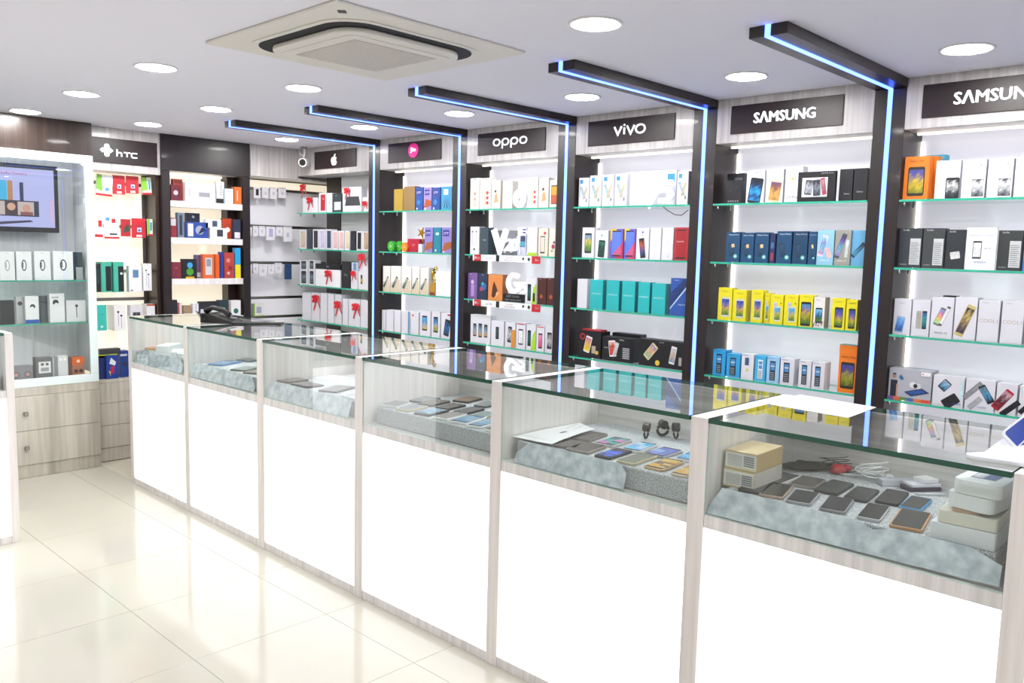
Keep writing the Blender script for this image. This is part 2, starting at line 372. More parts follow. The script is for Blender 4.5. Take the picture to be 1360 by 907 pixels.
def shelf(par, z, y0, y1, x0=XF-.002, x1=XB-.005):
    s = MB().pane(x0, x1, y0, y1, z-.010, z, GS, GES, 'z').build('glass_shelf', par)
    for px in (x0+.03, x0+.16):
        MB().lathe([(.006, z-.028), (.006, z-.0105)], px, y1-.012, METAL, n=10).build('shelf_pin', s, smooth=True)
    return s
for b, (ya, yb) in enumerate(edges):
    y0 = ya+PH_+.001; y1 = yb-PH_-.001 if b < 5 else 6.40
    t = thing('wall_display_bay', blab[b], 'shelving unit', (0, 0, 0), 0, 'backlit display bays along the right wall')
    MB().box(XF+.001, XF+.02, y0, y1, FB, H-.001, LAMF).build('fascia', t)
    MB().box(XF+.0205, XB+.03, y0, y1, FB, FB+.012, LAM).build('soffit', t)
    if b < 5:
        MB().box(XB, XB+.012, y0, y1, .85, FB-.001, PANW).build('backlit_panel', t)
        for ye_ in (y0+.001, y1-.008):
            MB().box(XB-.012, XB-.005, ye_, ye_+.007, .86, FB-.03, LEDE).build('edge_light', t)
        MB().box(XB-.10, XB-.08, y0+.01, y1-.01, FB-.010, FB-.0005, LEDW).build('led_or_fill_profile', t)
    else:
        MB().box(XB, XB+.012, y0, 6.10, .85, FB-.001, WHITE).build('back_panel', t)
        MB().box(XB, XB+.2, 6.11, 6.32, .85, FB-.001, DARKB).build('dark_upright', t)
    MB().box(XF, XB+.02, y0, y1 if b < 5 else 6.38, 0, .85, LAMD).build('base_cabinet', t)
    for z in SZ: shelf(t, z, y0+.001, y1-.001 if b < 5 else 6.41)
# lower dark side return at the far side of the fifth bay is the post itself

# ------------------------------------------------------------------ signs on the right wall
RZ = -math.pi/2
def sign(y0, y1, z0, z1, label, x=XF-.0005, rz=RZ, yy=None):
    w = abs(y1-y0)
    loc = (x, (y0+y1)/2, z0) if yy is None else ((y0+y1)/2, yy, z0)
    t = thing('sign', label, 'sign', loc, rz, 'brand sign boards above the bays')
    MB().box(-w/2, w/2, -.006, 0, 0, z1-z0, SIGNM).build('board', t, bevel=.001)
    return t, w, z1-z0
LET = mat('white_letter', '#f2f4f6', .35, emit=.55, ecol='#f2f6fa')
def lettering(t, s, h, z, bold=.0, width=None, cx=0, name='lettering', m=LET, dep=.006, shear=0, y=-.0062):
    ps, asp = text2d(s, bold, shear); sx = (width/asp if width else h)
    mb = MB(); strokes(mb, ps, sx, h, cx, z, y, dep, m); return mb.build(name, t)
SG = [(1.328, .735), (2.27, 1.682), (3.217, 2.612), (4.167, 3.559), (5.141, 4.541), (6.135, 5.551)]
Z0, Z1 = 2.277, 2.42
t, w, h = sign(*SG[0], Z0, Z1, 'dark sign board of the rightmost bay, cut by the photo edge'); lettering(t, 'S\u039bMSUNG', .055, .045, .018, .335)
t, w, h = sign(*SG[1], Z0, Z1, 'dark sign board with heavy seven-letter word, second bay from right'); lettering(t, 'S\u039bMSUNG', .055, .045, .018, .325)
t, w, h = sign(*SG[2], Z0, Z1, 'dark sign board with four slanting rounded letters')
mb = MB(); wd_ = .0092
for pl, cl in [([(-.105, .098), (-.079, .052), (-.053, .098)], 0), ([(-.034, .052), (-.034, .090)], 0), ([(-.015, .098), (.011, .052), (.037, .098)], 0), (ell(.078, .075, .031, .0235, 20), 1)]:
    strokes(mb, ribbon(pl, wd_, cl), 1, 1, 0, 0, -.0062, .006, LET)
strokes(mb, [[(-.041, .104), (-.034, .098), (-.027, .104), (-.034, .111)]], 1, 1, 0, 0, -.0062, .006, LET); mb.build('lettering', t)
t, w, h = sign(*SG[3], Z0, Z1, 'dark sign board with ring-shaped letters')
mb = MB()
for cx in (-.120, -.040, .040, .120):
    strokes(mb, ribbon(ell(cx, .076, .029, .0205, 22), .0082, True), 1, 1, 0, 0, -.0062, .006, LET)
for cx in (-.040-.0275, .040-.0275): strokes(mb, ribbon([(cx, .082), (cx, .034)], .0078), 1, 1, 0, 0, -.0062, .006, LET)
mb.build('lettering', t)
t, w, h = sign(*SG[4], Z0, Z1, 'dark sign board with a pink disc')
MB().prism(ell(0, .078, .058, .052, 32), lambda u, v, w: (u, -.0062-w, v), .004, mat('pink_disc', '#c01f78', .35, emit=.25, ecol='#c01f78')).build('disc', t)
lettering(t, 'Jio', .040, .060, .009, .062, y=-.0104, dep=.003)
t, w, h = sign(*SG[5], Z0, Z1, 'dark sign board with a white bitten fruit emblem')
mb = MB(); ap = [(0, .083), (-.012, .088), (-.026, .086), (-.036, .074), (-.038, .058), (-.033, .040), (-.022, .025), (-.012, .022), (0, .026), (.012, .022), (.022, .026), (.031, .040), (.034, .048), (.025, .054), (.021, .064), (.024, .074), (.031, .080), (.022, .087), (.011, .088)]
mb.prism(ap, lambda u, v, w: (u, -.0062-w, v), .006, LET); mb.prism([(0, .092), (.003, .104), (.015, .114), (.014, .102), (.008, .094)], lambda u, v, w: (u, -.0062-w, v), .006, LET)
mb.build('fruit_emblem', t)

# ================================================================== BACK WALL
# television cabinet
FILLC = lit('cabinet_fill_light', '#f4f6ff', 9.0)  # fill glow added to brighten the cabinet interior, not a known lamp
LAMC = wood('pale_cabinet_lining', ('#d6d6dc', '#e6e6ec', '#dedee3'), .45, .05)
tc = thing('display_cabinet', 'tall glass-fronted cabinet with white frame and two wooden drawers', 'cabinet', (0, 0, 0))
CX0, CX1, CY = .95, 2.285, 6.30
MB().box(CX0, CX1, CY, YBB+.2, 2.235, H-.001, DARKB).build('header', tc)
WF = mat('white_frame', '#dfeeee', .25, coat=.4)
f = MB(); fw = .055; f.box(CX0, CX1, CY-.006, CY+.02, 2.175, 2.234, WF); f.box(CX0, CX1, CY-.006, CY+.02, .632, .69, WF)
f.box(CX1-fw, CX1, CY-.006, CY+.02, .691, 2.174, WF); f.box(CX0, CX0+fw, CY-.006, CY+.02, .691, 2.174, WF); f.build('white_door_frame', tc, bevel=.002)
MB().box(CX0+fw, CX1-fw, CY+.002, CY+.007, .691, 2.174, GT).build('glass_door', tc)
MB().box(CX1-.02, CX1-.001, CY+.021, YBB+.1, .691, 2.234, LAMC).build('side_panel', tc)
MB().box(CX0, CX0+.02, CY+.021, YBB+.1, .691, 2.234, LAM).build('side_panel', tc)
MB().box(CX0+.021, CX1-.021, YBB, YBB+.02, .632, 2.234, LAMC).build('back_panel', tc)
MB().box(CX0+.021, CX1-.021, CY+.021, YBB-.001, .632, .668, LAM).build('cabinet_floor', tc)
for z in (1.362, 1.065): MB().pane(CX0+.022, CX1-.022, CY+.024, YBB-.002, z-.008, z, GS, GES, 'z').build('glass_shelf', tc)
MB().box(CX0+.06, CX1-.06, CY+.05, CY+.075, 2.215, 2.2335, FILLC).build('led_or_fill_profile', tc)  # added fill bar, out of sight behind the top of the door frame
MB().box(CX0, CX1, CY-.004, YBB+.2, .575, .631, LAMD).build('rail', tc)
MB().box(CX0, CX1, CY+.004, YBB+.2, 0, .574, LAMD).build('carcass', tc)
for z0, z1, kx in ((.335, .572, 0), (.095, .332, 0)):
    xk = at_y(33, 550, CY).x
    d = MB().box(CX0+.002, CX1-.002, CY-.014, CY+.0035, z0, z1, LAMD).build('drawer', tc, bevel=.001)
    k = MB(); k.box(xk-.014, xk+.014, CY-.036, CY-.0145, (z0+z1)/2-.013, (z0+z1)/2+.013, STEEL); k.build('knob', d, bevel=.004)
MB().box(CX0, CX1, CY-.004, CY+.0035, .002, .092, LAMD).build('kick_board', tc)
for k, px in enumerate([(2.115, 2.05)]):
    pass
# television inside the cabinet
tv = thing('television', 'flat television behind the cabinet glass showing phones on lilac', 'television', (1.70, 6.50, 1.69))
MB().box(-.42, .42, 0, .035, 0, .465, BLACK).build('bezel', tv, bevel=.004)
sc = MB(); ops = [('r', 0, 0, 1, 1, '#b9bdf0'), ('r', .1, .93, .93, .95, '#c9b4e0'), ('t', 'Phablet Selfie Camera', .62, .88, .05, '#b04a86'),
  ('r', .50, .42, .56, .78, '#5b5f86'), ('r', .565, .42, .62, .78, '#35b5e6'), ('r', .625, .42, .665, .78, '#b9854e'), ('r', .72, .42, .75, .76, '#222a58'),
  ('r', .40, .18, .87, .45, '#14233c'), ('r', .42, .20, .83, .43, '#c7b6b4'), ('e', .52, .32, .035, '#d5a183'), ('r', .60, .20, .70, .43, '#3b2220'), ('e', .65, .34, .033, '#d9a98c'), ('e', .77, .32, .033, '#d09a80'), ('r', .72, .20, .82, .26, '#8c4a4a'),
  ('p', [(.45, .06), (.80, .12), (.82, .09), (.55, .03)], '#3a3350'), ('p', [(.965, .1), (.99, .1), (.99, .5), (.955, .45)], '#d9b8dc')]
draw(sc, ops, -.392, .035, .784, .40, -.0008, SCREEN); sc.build('screen', tv)
MB().box(-.10, .10, .035, .13, .12, .35, BLACKM).build('wall_bracket', tv)

# hook bay (pegboard), dark unit, slat wall
hb = thing('hook_display_bay', 'backlit hook bay left of the dark back unit', 'shelving unit', (0, 0, 0))
HX0, HX1 = 2.287, 2.818
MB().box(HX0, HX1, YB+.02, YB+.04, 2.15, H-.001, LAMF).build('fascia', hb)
MB().box(HX0, HX1, YB+.041, YBB+.02, 2.15, 2.165, LAM).build('soffit', hb)
MB().box(HX0, HX1-.055, YBB, YBB+.012, .62, 2.149, PANY).build('backlit_panel', hb)
MB().box(HX1-.054, HX1-.03, YBB-.004, YBB+.012, .62, 2.149, STEEL).build('aluminium_upright', hb)
MB().box(HX1-.029, HX1-.001, YB+.05, YBB+.02, .62, 2.149, DARKB).build('side_panel', hb)
MB().box(HX0, HX1, YB+.012, YBB+.15, .595, .618, LAMD).build('worktop', hb)
MB().box(HX0, HX1, YB+.022, YBB+.15, 0, .594, LAMD).build('carcass', hb)
for z0, z1 in ((.445, .592), (.275, .442), (.105, .272)):
    d = MB().box(HX0+.002, HX1-.002, YB+.004, YB+.0215, z0, z1, LAMD).build('drawer', hb, bevel=.001)
    MB().box(2.535, 2.560, YB-.018, YB+.0035, (z0+z1)/2-.012, (z0+z1)/2+.012, STEEL).build('knob', d, bevel=.004)
MB().box(HX0, HX1, YB+.010, YB+.0215, .002, .100, LAMD).build('kick_board', hb)
HZ = [2.075, 1.755, 1.415, 1.20]
for z in HZ: MB().box(HX0+.002, HX1-.032, YBB-.012, YBB-.001, z-.012, z+.012, STEEL).build('hook_rail', hb)
t, w, h = sign(2.29, 2.795, 2.205, 2.385, 'dark sign board with rounded emblem and three letters, left of dark unit', rz=0, yy=YB+.019)
mb = MB(); cx = -.115; strokes(mb, [[(cx-.019, .056), (cx-.010, .046), (cx+.008, .046), (cx+.016, .056), (cx+.016, .126), (cx+.008, .136), (cx-.010, .136), (cx-.019, .126), (cx-.019, .104), (cx-.007, .091), (cx-.019, .078)]], 1, 1, 0, 0, -.0062, .005, LET)
strokes(mb, [[(cx-.050, .091), (cx-.034, .108), (cx-.026, .108), (cx-.014, .091), (cx-.026, .074), (cx-.034, .074)], [(cx+.023, .072), (cx+.044, .091), (cx+.023, .110)]], 1, 1, 0, 0, -.0062, .005, LET); mb.build('emblem', t)
mb = MB()
for pl in ([(-.045, .105), (-.045, .055)], [(-.045, .082), (-.018, .082), (-.012, .076), (-.012, .055)], [(.004, .086), (.050, .086)], [(.027, .086), (.027, .055)], [(.100, .086), (.066, .086), (.060, .080), (.060, .061), (.066, .055), (.100, .055)]):
    strokes(mb, ribbon(pl, .0085), 1, 1, 0, 0, -.0062, .005, LET)
mb.build('lettering', t)

du = thing('dark_shelf_unit', 'tall dark wooden shelf unit with pale laminate shelves on back wall', 'shelving unit', (0, 0, 0))
DX0, DX1 = 2.82, 3.55
MB().box(DX0, DX1, YB, YB+.03, 2.19, H-.001, DARK).build('header', du)
MB().box(DX0, DX0+.062, YB, YBB+.02, 0, 2.189, DARK).build('side_post', du)
MB().box(DX1-.062, DX1, YB, YBB+.02, 0, 2.189, DARK).build('side_post', du)
MB().box(DX0+.063, DX1-.13, YBB, YBB+.012, 1.0, 2.189, PANY).build('backlit_panel', du)
MB().box(DX1-.129, DX1-.063, YBB-.10, YBB+.012, 1.0, 2.189, DARKB).build('dark_back_strip', du)
MB().box(DX0+.063, DX1-.063, YB+.031, YBB+.02, 2.19, 2.20, LAM).build('soffit', du)
MB().box(DX0+.07, DX1-.135, YBB-.03, YBB-.015, 2.178, 2.189, LEDW).build('led_or_fill_profile', du)
DZ = [1.965, 1.682, 1.362, 1.055]
for z in DZ: MB().box(DX0+.0625, DX1-.0625, YB+.01, YBB-.101, z-.048, z, LAM).build('shelf', du, bevel=.001)
MB().box(DX0+.0625, DX1-.0625, YB+.008, YBB-.001, 0, 1.0, LAMD).build('base_cabinet', du)

sw = thing('slat_wall', 'pale slatted display wall in the back corner', 'display wall', (0, 0, 0))
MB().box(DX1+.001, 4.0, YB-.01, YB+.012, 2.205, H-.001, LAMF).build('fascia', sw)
MB().box(DX1+.001, 4.46, YB+.013, YBB+.03, 2.205, 2.217, LAM).build('soffit', sw)
MB().box(DX1+.001, 4.46, YBB+.020, YBB+.03, .85, 2.204, STEEL).build('backing', sw)
SLW = mat('pale_slat_board', '#f0f0f4', .4); gz = [2.204, 2.12, 1.80, 1.485, 1.18, 1.01, .86]
for i in range(6):
    MB().box(DX1+.002, 4.459, YBB, YBB+.019, gz[i+1]+.012, gz[i]-.012, SLW if i else PANY).build('slat_board', sw, bevel=.003)
MB().box(DX1+.001, 4.2, YBB-.25, YBB-.001, 0, .85, LAMD).build('base_cabinet', sw)
# security camera
cc = thing('security_camera', 'white bullet security camera hanging in the ceiling corner', 'camera', (3.93, 6.19, H))
MB().lathe([(.030, -.0005), (.030, -.010), (.012, -.014)], 0, 0, GREY, n=18).build('ceiling_plate', cc, smooth=False)
MB().tube([(0, 0, -.012), (.005, 0, -.045), (-.005, 0, -.095)], .007, WHITE).build('arm', cc, smooth=True)
MB().tube([(-.01, 0, -.01), (-.05, 0, -.02), (-.045, -.01, -.06), (-.005, -.01, -.085)], .003, WHITE).build('cable', cc, smooth=True)
a = Vector((-.72, -.62, -.1)).normalized(); c0 = Vector((.01, .01, -.125))
MB().tube([c0-a*.05, c0-a*.045, c0+a*.055], [.02, .034, .036], WHITE, n=20).build('housing', cc)
MB().tube([c0+a*.0555, c0+a*.058], .027, BLACK, n=20).build('lens', cc)

# ================================================================== COUNTERS
CFX, CBX, CT = 2.278, 2.90, 1.147
PB = [(5.70, 5.745), (4.862, 4.916), (3.985, 4.053), (3.105, 3.165), (2.212, 2.272), (1.318, 1.380), (.42, .482), (-.52, -.46)]
clab = ['glass counter unit at the far left end with white boxes', 'second glass counter unit from the far end', 'third glass counter unit from the far end', 'fourth glass counter unit from the far end', 'glass counter unit with printed papers and phones', 'nearest complete glass counter unit with cream boxes', 'lit counter unit cut off by the right edge']
for i in range(7):
    y1 = PB[i][0]; y0 = PB[i+1][1]
    t = thing('glass_counter', clab[i], 'counter', (0, 0, 0), 0, 'lit glass display counters in one line')
    MB().box(CFX, CBX+.02, y1+.0005, PB[i][1]-.0005, 0, CT-.002, LAMP2).build('side_panel', t, bevel=.001)
    if i == 6: MB().box(CFX, CBX+.02, PB[7][0], PB[7][1]-.0005, 0, CT-.002, LAMP2).build('side_panel', t)
    a, b = y0+.0005, y1-.0005
    MB().box(CFX+.003, CFX+.022, a, b, 0, .040, LAM).build('base_rail', t)
    MB().box(CFX+.006, CFX+.016, a, b, .0405, .7965, PANL if i else PANL2).build('backlit_front_panel', t)
    MB().box(CFX+.003, CFX+.022, a, b, .797, .838, LAM).build('front_rail', t)
    MB().pane(CFX+.004, CFX+.010, a, b, .8385, CT-.0155, GF, GEP, 'x').build('front_glass', t)
    MB().pane(CFX-.006, CBX, a+.002, b-.002, CT-.015, CT, GT, GE, 'z').build('glass_top', t)
    MB().box(CFX+.023, CBX-.02, a, b, .80, .838, LAMH).build('deck', t)
    MB().box(CBX-.019, CBX+.018, a, b, 0, CT-.016, LAMH).build('back_panel', t)
    MB().box(CFX+.056, CBX-.0195, a+.035 if i < 6 else a, b-.03, .8385, .918, FABRIC).build('cloth_riser', t, bevel=.006)
# far-left counter end in the left foreground
t = thing('corner_counter', 'short lit counter end with pale post at left edge of the photo', 'counter', (0, 0, 0))
LX0, LX1, LY0, LY1 = .15, 1.375, 4.98, 5.58
MB().box(LX1-.040, LX1, LY0, LY1, 0, CT-.002, LAMP2).build('side_panel', t, bevel=.001)
MB().box(LX0, LX0+.04, LY0, LY1, 0, CT-.002, LAMP2).build('side_panel', t, bevel=.001)
a, b = LX0+.0405, LX1-.0405
MB().box(a, b, LY0+.003, LY0+.02, 0, .04, LAM).build('base_rail', t); MB().box(a, b, LY0+.006, LY0+.016, .0405, .7965, PANL).build('backlit_front_panel', t)
MB().box(a, b, LY0+.003, LY0+.02, .797, .838, LAM).build('front_rail', t); MB().pane(a, b, LY0+.004, LY0+.010, .8385, CT-.0155, GF, GEP, 'y').build('front_glass', t)
MB().pane(a+.002, b-.002, LY0-.005, LY1, CT-.015, CT, GT, GE, 'z').build('glass_top', t)
MB().box(a, b, LY0+.021, LY1-.02, .80, .838, LAMH).build('deck', t); MB().box(a, b, LY1-.0195, LY1, 0, CT-.016, LAMH).build('back_panel', t)
MB().box(a+.02, b-.02, LY0+.04, LY1-.03, .8385, .918, FABRIC).build('cloth_riser', t, bevel=.006)
# ================================================================== PRINTED BOXES
def boxed(name, label, cat, group, loc, rz, w, h, d, col, ops=None, side=None, m=CARD, rx=0, lid=None, parts=True):
    """carton with a printed front; origin at the middle of its base"""
    mb = MB(); mb.box(-w/2, w/2, -d/2, d/2, 0, h, m, col)
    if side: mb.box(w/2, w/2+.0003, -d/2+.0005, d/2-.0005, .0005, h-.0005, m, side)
    if lid: mb.box(-w/2-.0008, w/2+.0008, -d/2-.0008, d/2+.0008, h*(1-lid[0]), h+.0008, m, lid[1])
    o = mb.build(name, loc=loc, rz=rz, rx=rx); tri_extra(o, label, cat, group)
    if ops:
        p = MB(); draw(p, [('r', .002, .002, .998, .998, col)]+ops, -w/2, 0, w, h, -d/2-(.0009 if lid else .0001), m); p.build('printed_front', o)
    return o
CITY = ['#3d6b2c', '#7a8f2c', '#c9b02c', '#7c5a9c', '#4d5fb5', '#2c3f8c']; SKY = ['#1d2f4d', '#2f66a8', '#58a5d8', '#8fc7e6']; NIGHT = ['#10131c', '#1f2a40', '#2b4a70', '#0e1118']
def A_phone(pal=CITY, body='#2a2c30', x=.5, y=.45, w=.62, h=.74, ang=0, title='Galaxy', tc='#333333', ts=.055, ty=.88, tx=.5):
    return [('ph', x, y, w, h, ang, body, pal)]+([('t', title, tx, ty, ts, tc)] if title else [])
def A_feature(body='#16181c', x=.42, title='SAMSUNG', tc='#225588'):
    o = [('t', title, .3, .92, .045, tc, 0, .5), ('r', x-.22, .08, x+.22, .84, body), ('r', x-.16, .48, x+.16, .78, '#4d8fc8'), ('r', x-.16, .62, x+.16, .66, '#d8e6f2')]
    for i in range(3):
        for j in range(4): o.append(('r', x-.15+i*.11, .12+j*.08, x-.07+i*.11, .17+j*.08, '#8d949c'))
    return o
A_band = lambda c='#333': [('t', 'Band', .5, .93, .03, '#999999'), *[('p', [(.5+.17*math.cos(a)+.0*k, .52+.20*math.sin(a)) for a in [i*math.pi/9 for i in range(18)]], c) for k in (0,)], ('p', [(.5+.11*math.cos(i*math.pi/9), .52+.155*math.sin(i*math.pi/9)) for i in range(18)], '#f4f4f4'), ('r', .40, .44, .46, .62, c), ('t', 'fit', .5, .1, .03, '#888888')]
def A_text(*rows): return [('t', s, x, y, z, c) for s, x, y, z, c in rows]
WB = '#dedee6'
FR = XF+.028
def place(pl, pr, pt, base_z, x=FR, lim=None):
    """world y range and height of a box seen between pixels pl and pr, its top at row pt"""
    b = None; py = 300
    for _ in range(4):
        a = at_x(pl, py, x); py = py+(a.z-base_z)*260 if False else py
        # row of the base of the box at pixel column pl
        q = Vector((x, a.y, base_z))-CAM; py = CH/2-FP*q.dot(up)/q.dot(fwd)
    y1 = at_x(pl, py, x).y; y0 = at_x(pr, py, x).y; pm = (pl+pr)/2
    z1 = at_x(pl, pt, x).z
    return y0, y1, z1-base_z
W3 = ['first', 'second', 'third', 'fourth', 'fifth', 'sixth', 'seventh', 'eighth', 'ninth', 'tenth', 'eleventh', 'twelfth', 'thirteenth']
SH = ['top shelf', 'second shelf', 'third shelf', 'lowest shelf']
def row(b, k, items):
    n = 0; zb = SZ[k]
    for it in items:
        pl, pr, pt, look, col, ops = it[:6]; kw = it[6] if len(it) > 6 else {}
        x = FR+kw.get('back', 0); base_ = zb+kw.get('lift', 0)+.0004
        y0, y1, h = place(pl, pr, pt, base_, x)
        if kw.get('h'): h = kw['h']
        d = kw.get('d', .055)
        if 'label' in kw: lab = kw['label']
        else: lab = f'{look}, {W3[n]} from left, {SH[k]}, {BAY[b]}'; n += 1
        y0 = max(y0, edges[b][0]+PH_+.004); y1 = min(y1, edges[b][1]-PH_-.004) if b < 5 else y1; w = max(.02, y1-y0-.002)
        boxed(kw.get('name', 'phone_box'), lab, kw.get('cat', 'box'), f'boxes on the {SH[k]} of the {BAY[b]}', (x+d/2, (y0+y1)/2, base_), RZ+kw.get('rot', 0), w, h, d, col, ops, kw.get('side'), kw.get('m', CARD), lid=kw.get('lid'))
# ---------------- rightmost bay
OR = '#ee7d1a'
ab = lambda: [('ph', .70, .27, .58, .56, 0, '#dcdcdc', ['#20242a', '#8d9298', '#e8e8ea', '#3a3f44']), ('t', 'Pixel', .7, .72, .05, '#777777'), ('e', .78, .86, .03, '#777777')]
row(0, 0, [(1196, 1231.5, 209, 'orange tablet box', OR, A_phone(['#6a7a22', '#b59a1e', '#d2b82a', '#5c4a8a', '#3b4f9c'], '#2a2620', .5, .42, .68, .68, 0, 'Galaxy J Max', '#4a2810', .055, .86), dict(d=.05, name='tablet_box')),
  (1240, 1273, 214, 'white box with dark phone picture', WB, [('ph', .72, .27, .56, .56, 0, '#16181c', ['#15191e', '#4a5258', '#dcdcdc', '#20242a']), ('t', 'Pixel', .68, .74, .05, '#777777')], dict(d=.06)),
  (1275, 1307, 213, 'white box with marbled phone picture', WB, ab(), dict(d=.06)), (1309, 1343, 212, 'white box with marbled phone picture', WB, ab(), dict(d=.06)), (1345, 1380, 209, 'white box cut by photo edge', WB, ab(), dict(d=.06)),
  (1214, 1242, 209, '', OR, None, dict(back=.058, d=.05, label='orange carton right behind the front orange tablet box, rightmost bay', name='tablet_box')),
  (1224, 1252, 207, '', '#3a9cc0', [('e', .82, .93, .05, '#d8b060')], dict(back=.112, d=.05, label='blue carton standing behind the orange tablet boxes', name='tablet_box'))])
def kind(c='#333a40', pg='#cfd2d4'):
    r = [('t', 'kindle', .3, .93, .045, '#d8d8d8', 0, .4), ('r', .5, .08, .96, .74, pg), ('t', 'amazon', .25, .07, .035, '#c0c0c0', 0, .3)]
    r += [('r', .54, .12+i*.05, .92-(i % 3)*.04, .135+i*.05, '#8a8a8c') for i in range(11)]; return r
row(0, 1, [(1190, 1222, 303, 'dark grey reader box', '#343b41', kind(), dict(d=.06)), (1223, 1252, 303, 'dark grey marbled reader box', '#3d4142', kind(), dict(d=.06)),
  (1254, 1280, 305, 'charcoal reader box', '#2c3136', kind()[:1]+[('ph', .5, .35, .5, .18, 10, '#d8d8d8', ['#e8e8e8', '#cccccc'])], dict(d=.06)),
  (1322, 1355, 306, 'dark marbled reader box', '#383c3c', kind(), dict(d=.06)), (1357, 1380, 306, 'blue box at photo edge', '#3d86d8', None, dict(d=.06)),
  (1280, 1321, 302, '', '#eff0f6', [('ph', .38, .47, .30, .42, 0, '#2a2e32', ['#e8eaec', '#d0d4d8', '#f0f0f0']), ('t', 'THE BEST DEVICE FOR READING', .5, .80, .035, '#7a86b8'), ('t', '80.41', .73, .48, .05, '#667'), ('t', 'amazon', .5, .16, .04, '#5566aa'), ('t', 'kindle', .25, .9, .03, '#8899aa')], dict(back=-.012, d=.012, label='white card stand with reader picture, second shelf, rightmost bay', name='display_card', cat='card'))])
row(0, 2, [(1184, 1208, 396, 'white box with blue phone picture', WB, [('ph', .4, .28, .5, .46, -8, '#9fb4d8', ['#2c4f9c', '#4d86d8', '#7cb8e8']), ('t', 'galaxy s7', .5, .86, .04, '#888')], dict(d=.07)),
  (1209, 1233, 397.5, 'white box with teal phone picture', WB, [('ph', .40, .45, .3, .5, 0, '#b8b4a8', ['#b8b4a8', '#a8a498']), ('ph', .72, .45, .26, .5, 0, '#1e2a3a', ['#1b3f4f', '#2fa8a0', '#3a4fa0'])], dict(d=.07)),
  (1234, 1264, 394, 'white box with tilted rainbow phone', WB, [('ph', .42, .52, .3, .46, -22, '#6a7078', ['#8fe0a0', '#e8d050', '#e06a9a', '#50a0e0']), ('ph', .62, .54, .16, .52, -22, '#555a60', ['#f4f4f4', '#e0e0e0']), ('t', 'moto m', .5, .1, .05, '#666')], dict(d=.07)),
  (1265, 1295, 394, 'white box with large gold phone', WB, [('ph', .5, .45, .42, .78, -20, '#c9b878', ['#3a2c50', '#6a5a4a', '#c8b070', '#2a2a38'])], dict(d=.07)),
  (1296, 1325, 398, 'white box lettered in gold', WB, A_text(('COOL1', .5, .46, .09, '#b8a888'), ('coolpad', .3, .92, .04, '#8090a8')), dict(d=.07)),
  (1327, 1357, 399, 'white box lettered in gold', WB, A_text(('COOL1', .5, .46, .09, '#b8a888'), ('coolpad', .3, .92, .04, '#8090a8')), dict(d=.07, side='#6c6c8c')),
  (1248, 1266, 392, '', '#1b1c20', None, dict(back=.08, d=.05, label='black box top behind the white boxes, third shelf, rightmost bay'))])
row(0, 3, [(1175, 1236, 487, 'long grey headset box with man', '#b4b6c0', [('r', .05, .10, .21, .62, '#262a38'), ('e', .13, .74, .05, '#b58a70'), ('r', .09, .79, .17, .84, '#2a1e18'), ('r', .19, .12, .23, .5, '#c09880'), ('p', [(.24, .72), (.32, .62), (.36, .70), (.28, .82)], '#3a6a98'), ('p', [(.38, .28), (.55, .16), (.97, .32), (.80, .44)], '#1e2a55'), ('p', [(.44, .28), (.56, .20), (.9, .33), (.78, .40)], '#2f58a0'), ('e', .58, .52, .075, '#e4e4e6'), ('e', .70, .50, .07, '#d4d4d8'), ('e', .64, .50, .05, '#24262c'), ('r', .76, .84, .97, .96, '#f4f4f4'), ('e', .80, .90, .018, '#d02030'),
     ('r', 0, 0, .14, .1, '#7a5aa0'), ('r', .14, 0, .3, .1, '#d86a3a'), ('r', .3, 0, .46, .1, '#5a8a4a'), ('r', .46, 0, .62, .1, '#4a6ab8'), ('r', .62, 0, .8, .1, '#e0783a'), ('r', .8, 0, 1, .1, '#d8503a')], dict(d=.09, name='headset_box')),
  (1237, 1279, 497, 'white box with black phones crossed', WB, [('ph', .38, .68, .30, .36, -40, '#22262c', ['#3a3f48', '#5aa8d8', '#b0b4b8']), ('ph', .6, .18, .36, .52, -52, '#26262a', ['#1c1c20', '#26262a']), ('ph', .93, .6, .1, .6, 0, '#c6e4ec', ['#c6e4ec', '#d8ecf0']), ('t', 'NOKIA', .8, .08, .06, '#3a50b0')], dict(d=.08)),
  (1280, 1320, 502, 'white box with grey and black phones', WB, [('ph', .25, .62, .2, .75, -42, '#8a8d92', ['#84878c', '#9a9da2']), ('ph', .35, .22, .2, .5, -42, '#a4a8ac', ['#a0a4a8', '#b4b8bc']), ('ph', .72, .55, .26, .62, 32, '#1c2028', ['#20262e', '#4aa0d0', '#6a7078']), ('t', 'NOKIA', .6, .08, .06, '#3a50b0')], dict(d=.08)),
  (1321, 1349, 508, 'white box with red phone picture', WB, [('ph', .32, .45, .46, .78, -35, '#a82030', ['#8c1a28', '#2a1c2c', '#d8a8b0']), ('ph', .72, .2, .3, .7, -45, '#1c1c20', ['#141418', '#222226'])], dict(d=.08)),
  (1351, 1375, 512, 'white box, black phone, photo edge', WB, [('ph', .6, .4, .3, .8, -40, '#1c1c20', ['#141418', '#222226'])], dict(d=.08))])
